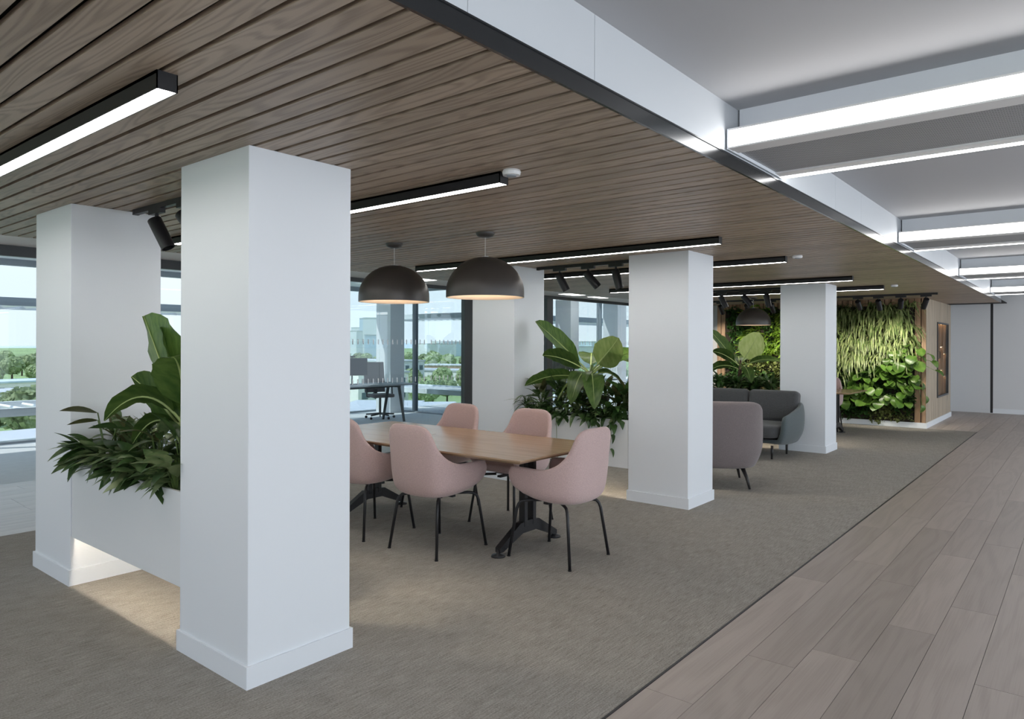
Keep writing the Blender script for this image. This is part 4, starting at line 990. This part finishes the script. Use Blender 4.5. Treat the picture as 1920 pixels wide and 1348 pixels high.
ne = empty('added_daylight_opening', (0, 0, 0)); struct(ne, 'added unseen window wall letting daylight in at the near end of the floor', 'window')  # added out of view, opening shaped to bring daylight onto the near faces
B(-5.08, -4.92, -3.6, YF, 0, .90).obj('parapet', 'paint_wall', ne); B(-5.06, -4.94, -3.6, YF, 2.32, ZH).obj('head_frame', 'paint_wall', ne); B(-5.10, -4.86, -3.6, YF, .90, .93).obj('sill', 'paint', ne)
for k_ in range(7): B(-5.06, -4.94, -3.6 + k_ * 2.8, -3.6 + k_ * 2.8 + .08, .93, 2.32).obj('mullion', 'frame_grey', ne)

# ------------------------------------------------------------------ outside: town below
ZG = -14
o = B(-1500, 3000, 25, 3000, ZG - 1, ZG).obj('ground', 'meadow'); struct(o, 'green and grey town ground far below the windows', 'ground')
rt_ = random.Random(9)
def crown(seed):
    r_ = random.Random(seed); mb = MB(); n, k2 = 14, 9
    ph = [r_.uniform(0, 6.28) for _ in range(8)]; vs = []
    for i in range(k2 + 1):
        th = math.pi * i / k2
        for j in range(n):
            a = 2 * math.pi * j / n
            q = 1 + .16 * math.sin(3 * a + ph[0] + 2 * th) + .13 * math.sin(5 * a + ph[1]) * math.sin(4 * th + ph[2]) + r_.uniform(-.10, .10)
            vs.append((q * math.sin(th) * math.cos(a), q * math.sin(th) * math.sin(a), .85 * q * math.cos(th)))
    fs = [(i * n + j, (i + 1) * n + j, (i + 1) * n + (j + 1) % n, i * n + (j + 1) % n) for i in range(k2) for j in range(n)]
    mb.add(vs, fs)
    for _ in range(420):
        d = Vector((r_.gauss(0, 1), r_.gauss(0, 1), r_.gauss(0, .9))).normalized(); c_ = d * r_.uniform(.92, 1.16); c_.z *= .88
        a_ = Vector((r_.gauss(0, 1), r_.gauss(0, 1), r_.gauss(0, 1))).normalized() * .11; b_ = a_.cross(d).normalized() * .10
        mb.add([c_ - a_ - b_, c_ + a_ - b_, c_ + a_ + b_, c_ - a_ + b_], [(0, 1, 2, 3)])
    return mb.mesh('crown', 'leaf_tree')
CR = [crown(s) for s in range(4)]; TK = MB().tube([(0, 0, -1.9), (0, 0, 0)], [.12, .07], 7).mesh('trunk', 'trunk')
TREES = []; HOUSES = []
def tree(x, y, r_, label, grp):
    for bx_, by_, bw_, bd_, bz_ in HOUSES:                # no tree inside a building
        dx, dy = x - bx_, y - by_; lx = dx * math.cos(bz_) + dy * math.sin(bz_); ly = -dx * math.sin(bz_) + dy * math.cos(bz_)
        if abs(lx) < bw_ / 2 + 1.25 * r_ and abs(ly) < bd_ / 2 + 1.25 * r_: return
    if any((x - a) ** 2 + (y - b) ** 2 < (1.25 * (r_ + c)) ** 2 for a, b, c in TREES): return
    TREES.append((x, y, r_))
    root = empty('tree', (x, y, ZG + 1.9 * r_), rt_.uniform(0, 6)); root.scale = (r_, r_, r_); tag(root, label, 'tree', grp)
    mkobj('crown', rt_.choice(CR), root); mkobj('trunk', TK, root)
def polar(b, d): return d * math.cos(R(b)), d * math.sin(R(b))        # compass bearing from +X and distance, metres
def house(u, d, wd, dp, z1, mat, label, grp, rz=0, roof='roof_grey', floors=0):
    x, y = polar(u, d); HOUSES.append((x, y, wd, dp, rz)); root = empty('building', (x, y, ZG), rz); tag(root, label, 'building', grp); h = z1 - ZG
    MB().box(-wd / 2, wd / 2, -dp / 2, dp / 2, 0, h).obj('wall', mat, root); MB().box(-wd / 2 - .3, wd / 2 + .3, -dp / 2 - .3, dp / 2 + .3, h, h + .5).obj('roof', roof, root)
    if floors:
        n = max(2, int(wd / 3.2)); me = B(-.8, .8, -.06, .06, -.8, .8).mesh('window', 'pane_far'); m2 = B(-.06, .06, -.8, .8, -.8, .8).mesh('window', 'pane_far'); n2 = max(2, int(dp / 3.2))
        for f_ in range(floors):
            for i in range(n): mkobj('window', me, root, (-wd / 2 + wd * (i + .5) / n, -dp / 2 - .03, h - 2 - 3.2 * f_))
            for i in range(n2): mkobj('window', m2, root, (-wd / 2 - .03, -dp / 2 + dp * (i + .5) / n2, h - 2 - 3.2 * f_))
gl = 'buildings outside the left windows'
house(73.9, 248, 130, 14, -9.6, 'wall_white', 'long low station like building with blue grey roof outside the left window', gl, R(8), 'tower_blue', 1)
house(74.5, 85, 30, 8, -8.0, 'wall_white', 'low white rooftop at the bottom of the left window', gl, R(5)); house(73.6, 199, 40, 12, -9.6, 'wall_white', 'white low hall beyond the trees outside the left window', gl, R(20))
gc = 'town buildings behind the glass partition'
for i, (u, d, wd, dp, z1, mt, fl_) in enumerate(((51.9, 77, 9, 8, -6.2, 'wall_brick', 2), (50.4, 61, 7, 7, -4.4, 'wall_white', 2), (49.2, 96, 9, 9, -6.8, 'wall_white', 2), (45.3, 80, 5, 5, -5.6, 'wall_white', 3), (44.2, 105, 8, 7, -9.0, 'roof_grey', 1), (42.8, 95, 7, 6, -8.2, 'wall_brick', 2),
                                                     (51.3, 184, 26, 14, -5.5, 'wall_white', 2), (49.8, 244, 30, 16, -4.2, 'tower_grey', 2), (44.9, 261, 34, 14, -8, 'wall_white', 1), (43.3, 321, 30, 14, -8, 'wall_brick', 1))):
    lb = ['brick block behind the monitor', 'white block behind the desk legs', 'white block behind the swivel chair', 'white block with dark windows seen through the glazed return', 'grey shed seen through the glazed return', 'brick block seen through the glazed return',
          'wide white block farther off behind the monitor', 'grey slab building far behind the monitor', 'pale low building among the far trees', 'brick low building among the far trees'][i]
    house(u, d, wd, dp, z1, mt, lb, gc, R(15 + 11 * i), floors=fl_)
gs = 'skyline towers behind the glass partition'
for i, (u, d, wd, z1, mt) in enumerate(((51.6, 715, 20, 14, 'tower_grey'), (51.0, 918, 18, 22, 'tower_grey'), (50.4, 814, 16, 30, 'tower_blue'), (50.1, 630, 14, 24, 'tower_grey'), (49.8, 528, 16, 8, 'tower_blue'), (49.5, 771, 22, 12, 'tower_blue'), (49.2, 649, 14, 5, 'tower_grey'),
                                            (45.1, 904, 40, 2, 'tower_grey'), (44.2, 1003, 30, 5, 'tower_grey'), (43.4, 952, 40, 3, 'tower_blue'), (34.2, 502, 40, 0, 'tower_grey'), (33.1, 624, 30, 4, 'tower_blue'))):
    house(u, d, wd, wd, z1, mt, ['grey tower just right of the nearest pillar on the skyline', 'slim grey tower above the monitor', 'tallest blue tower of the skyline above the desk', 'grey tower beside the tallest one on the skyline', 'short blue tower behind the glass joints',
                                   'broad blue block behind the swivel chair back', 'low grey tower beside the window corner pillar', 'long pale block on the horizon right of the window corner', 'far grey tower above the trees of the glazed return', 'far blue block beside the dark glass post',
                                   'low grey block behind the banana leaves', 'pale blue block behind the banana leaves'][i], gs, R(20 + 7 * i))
for n_, b0, b1, d0, d1, r0, r1, lb, gp in (
        (90, 64, 84, 105, 165, 2.2, 3.4, 'leafy green tree seen low through the far left window', 'trees outside the left windows'),
        (80, 64, 84, 270, 520, 2.6, 4.2, 'distant tree beyond the long roof outside the left window', 'distant trees outside the left windows'),
        (70, 30, 47, 150, 245, 2.2, 3.2, 'sunny tree seen through the glazed return behind the table', 'trees outside the glazed return'),
        (70, 30, 54, 330, 580, 2.6, 4.0, 'distant tree among the rooftops behind the partition', 'distant trees among the rooftops')):
    for _ in range(n_):
        x, y = polar(rt_.uniform(b0, b1), rt_.uniform(d0, d1)); tree(x, y, rt_.uniform(r0, r1), lb, gp)
pts = []
for k_ in range(41):
    a = R(-60 + 200 * k_ / 40); rr_ = 2600; pts.append((rr_ * math.cos(a), rr_ * math.sin(a), 2 + 16 * math.sin(k_ * .9) + 9 * math.sin(k_ * 2.3)))
vs = [(p[0], p[1], ZG) for p in pts] + [(p[0] * 1.03, p[1] * 1.03, max(p[2], -8)) for p in pts] + [(p[0] * 1.2, p[1] * 1.2, ZG) for p in pts]
n = len(pts); fs = [(i, i + 1, n + i + 1, n + i) for i in range(n - 1)] + [(n + i, n + i + 1, 2 * n + i + 1, 2 * n + i) for i in range(n - 1)]
o = MB().add(vs, fs).obj('hills', 'hazed_hill', smooth=True); struct(o, 'low hills on the horizon, blued with painted haze', 'hills')
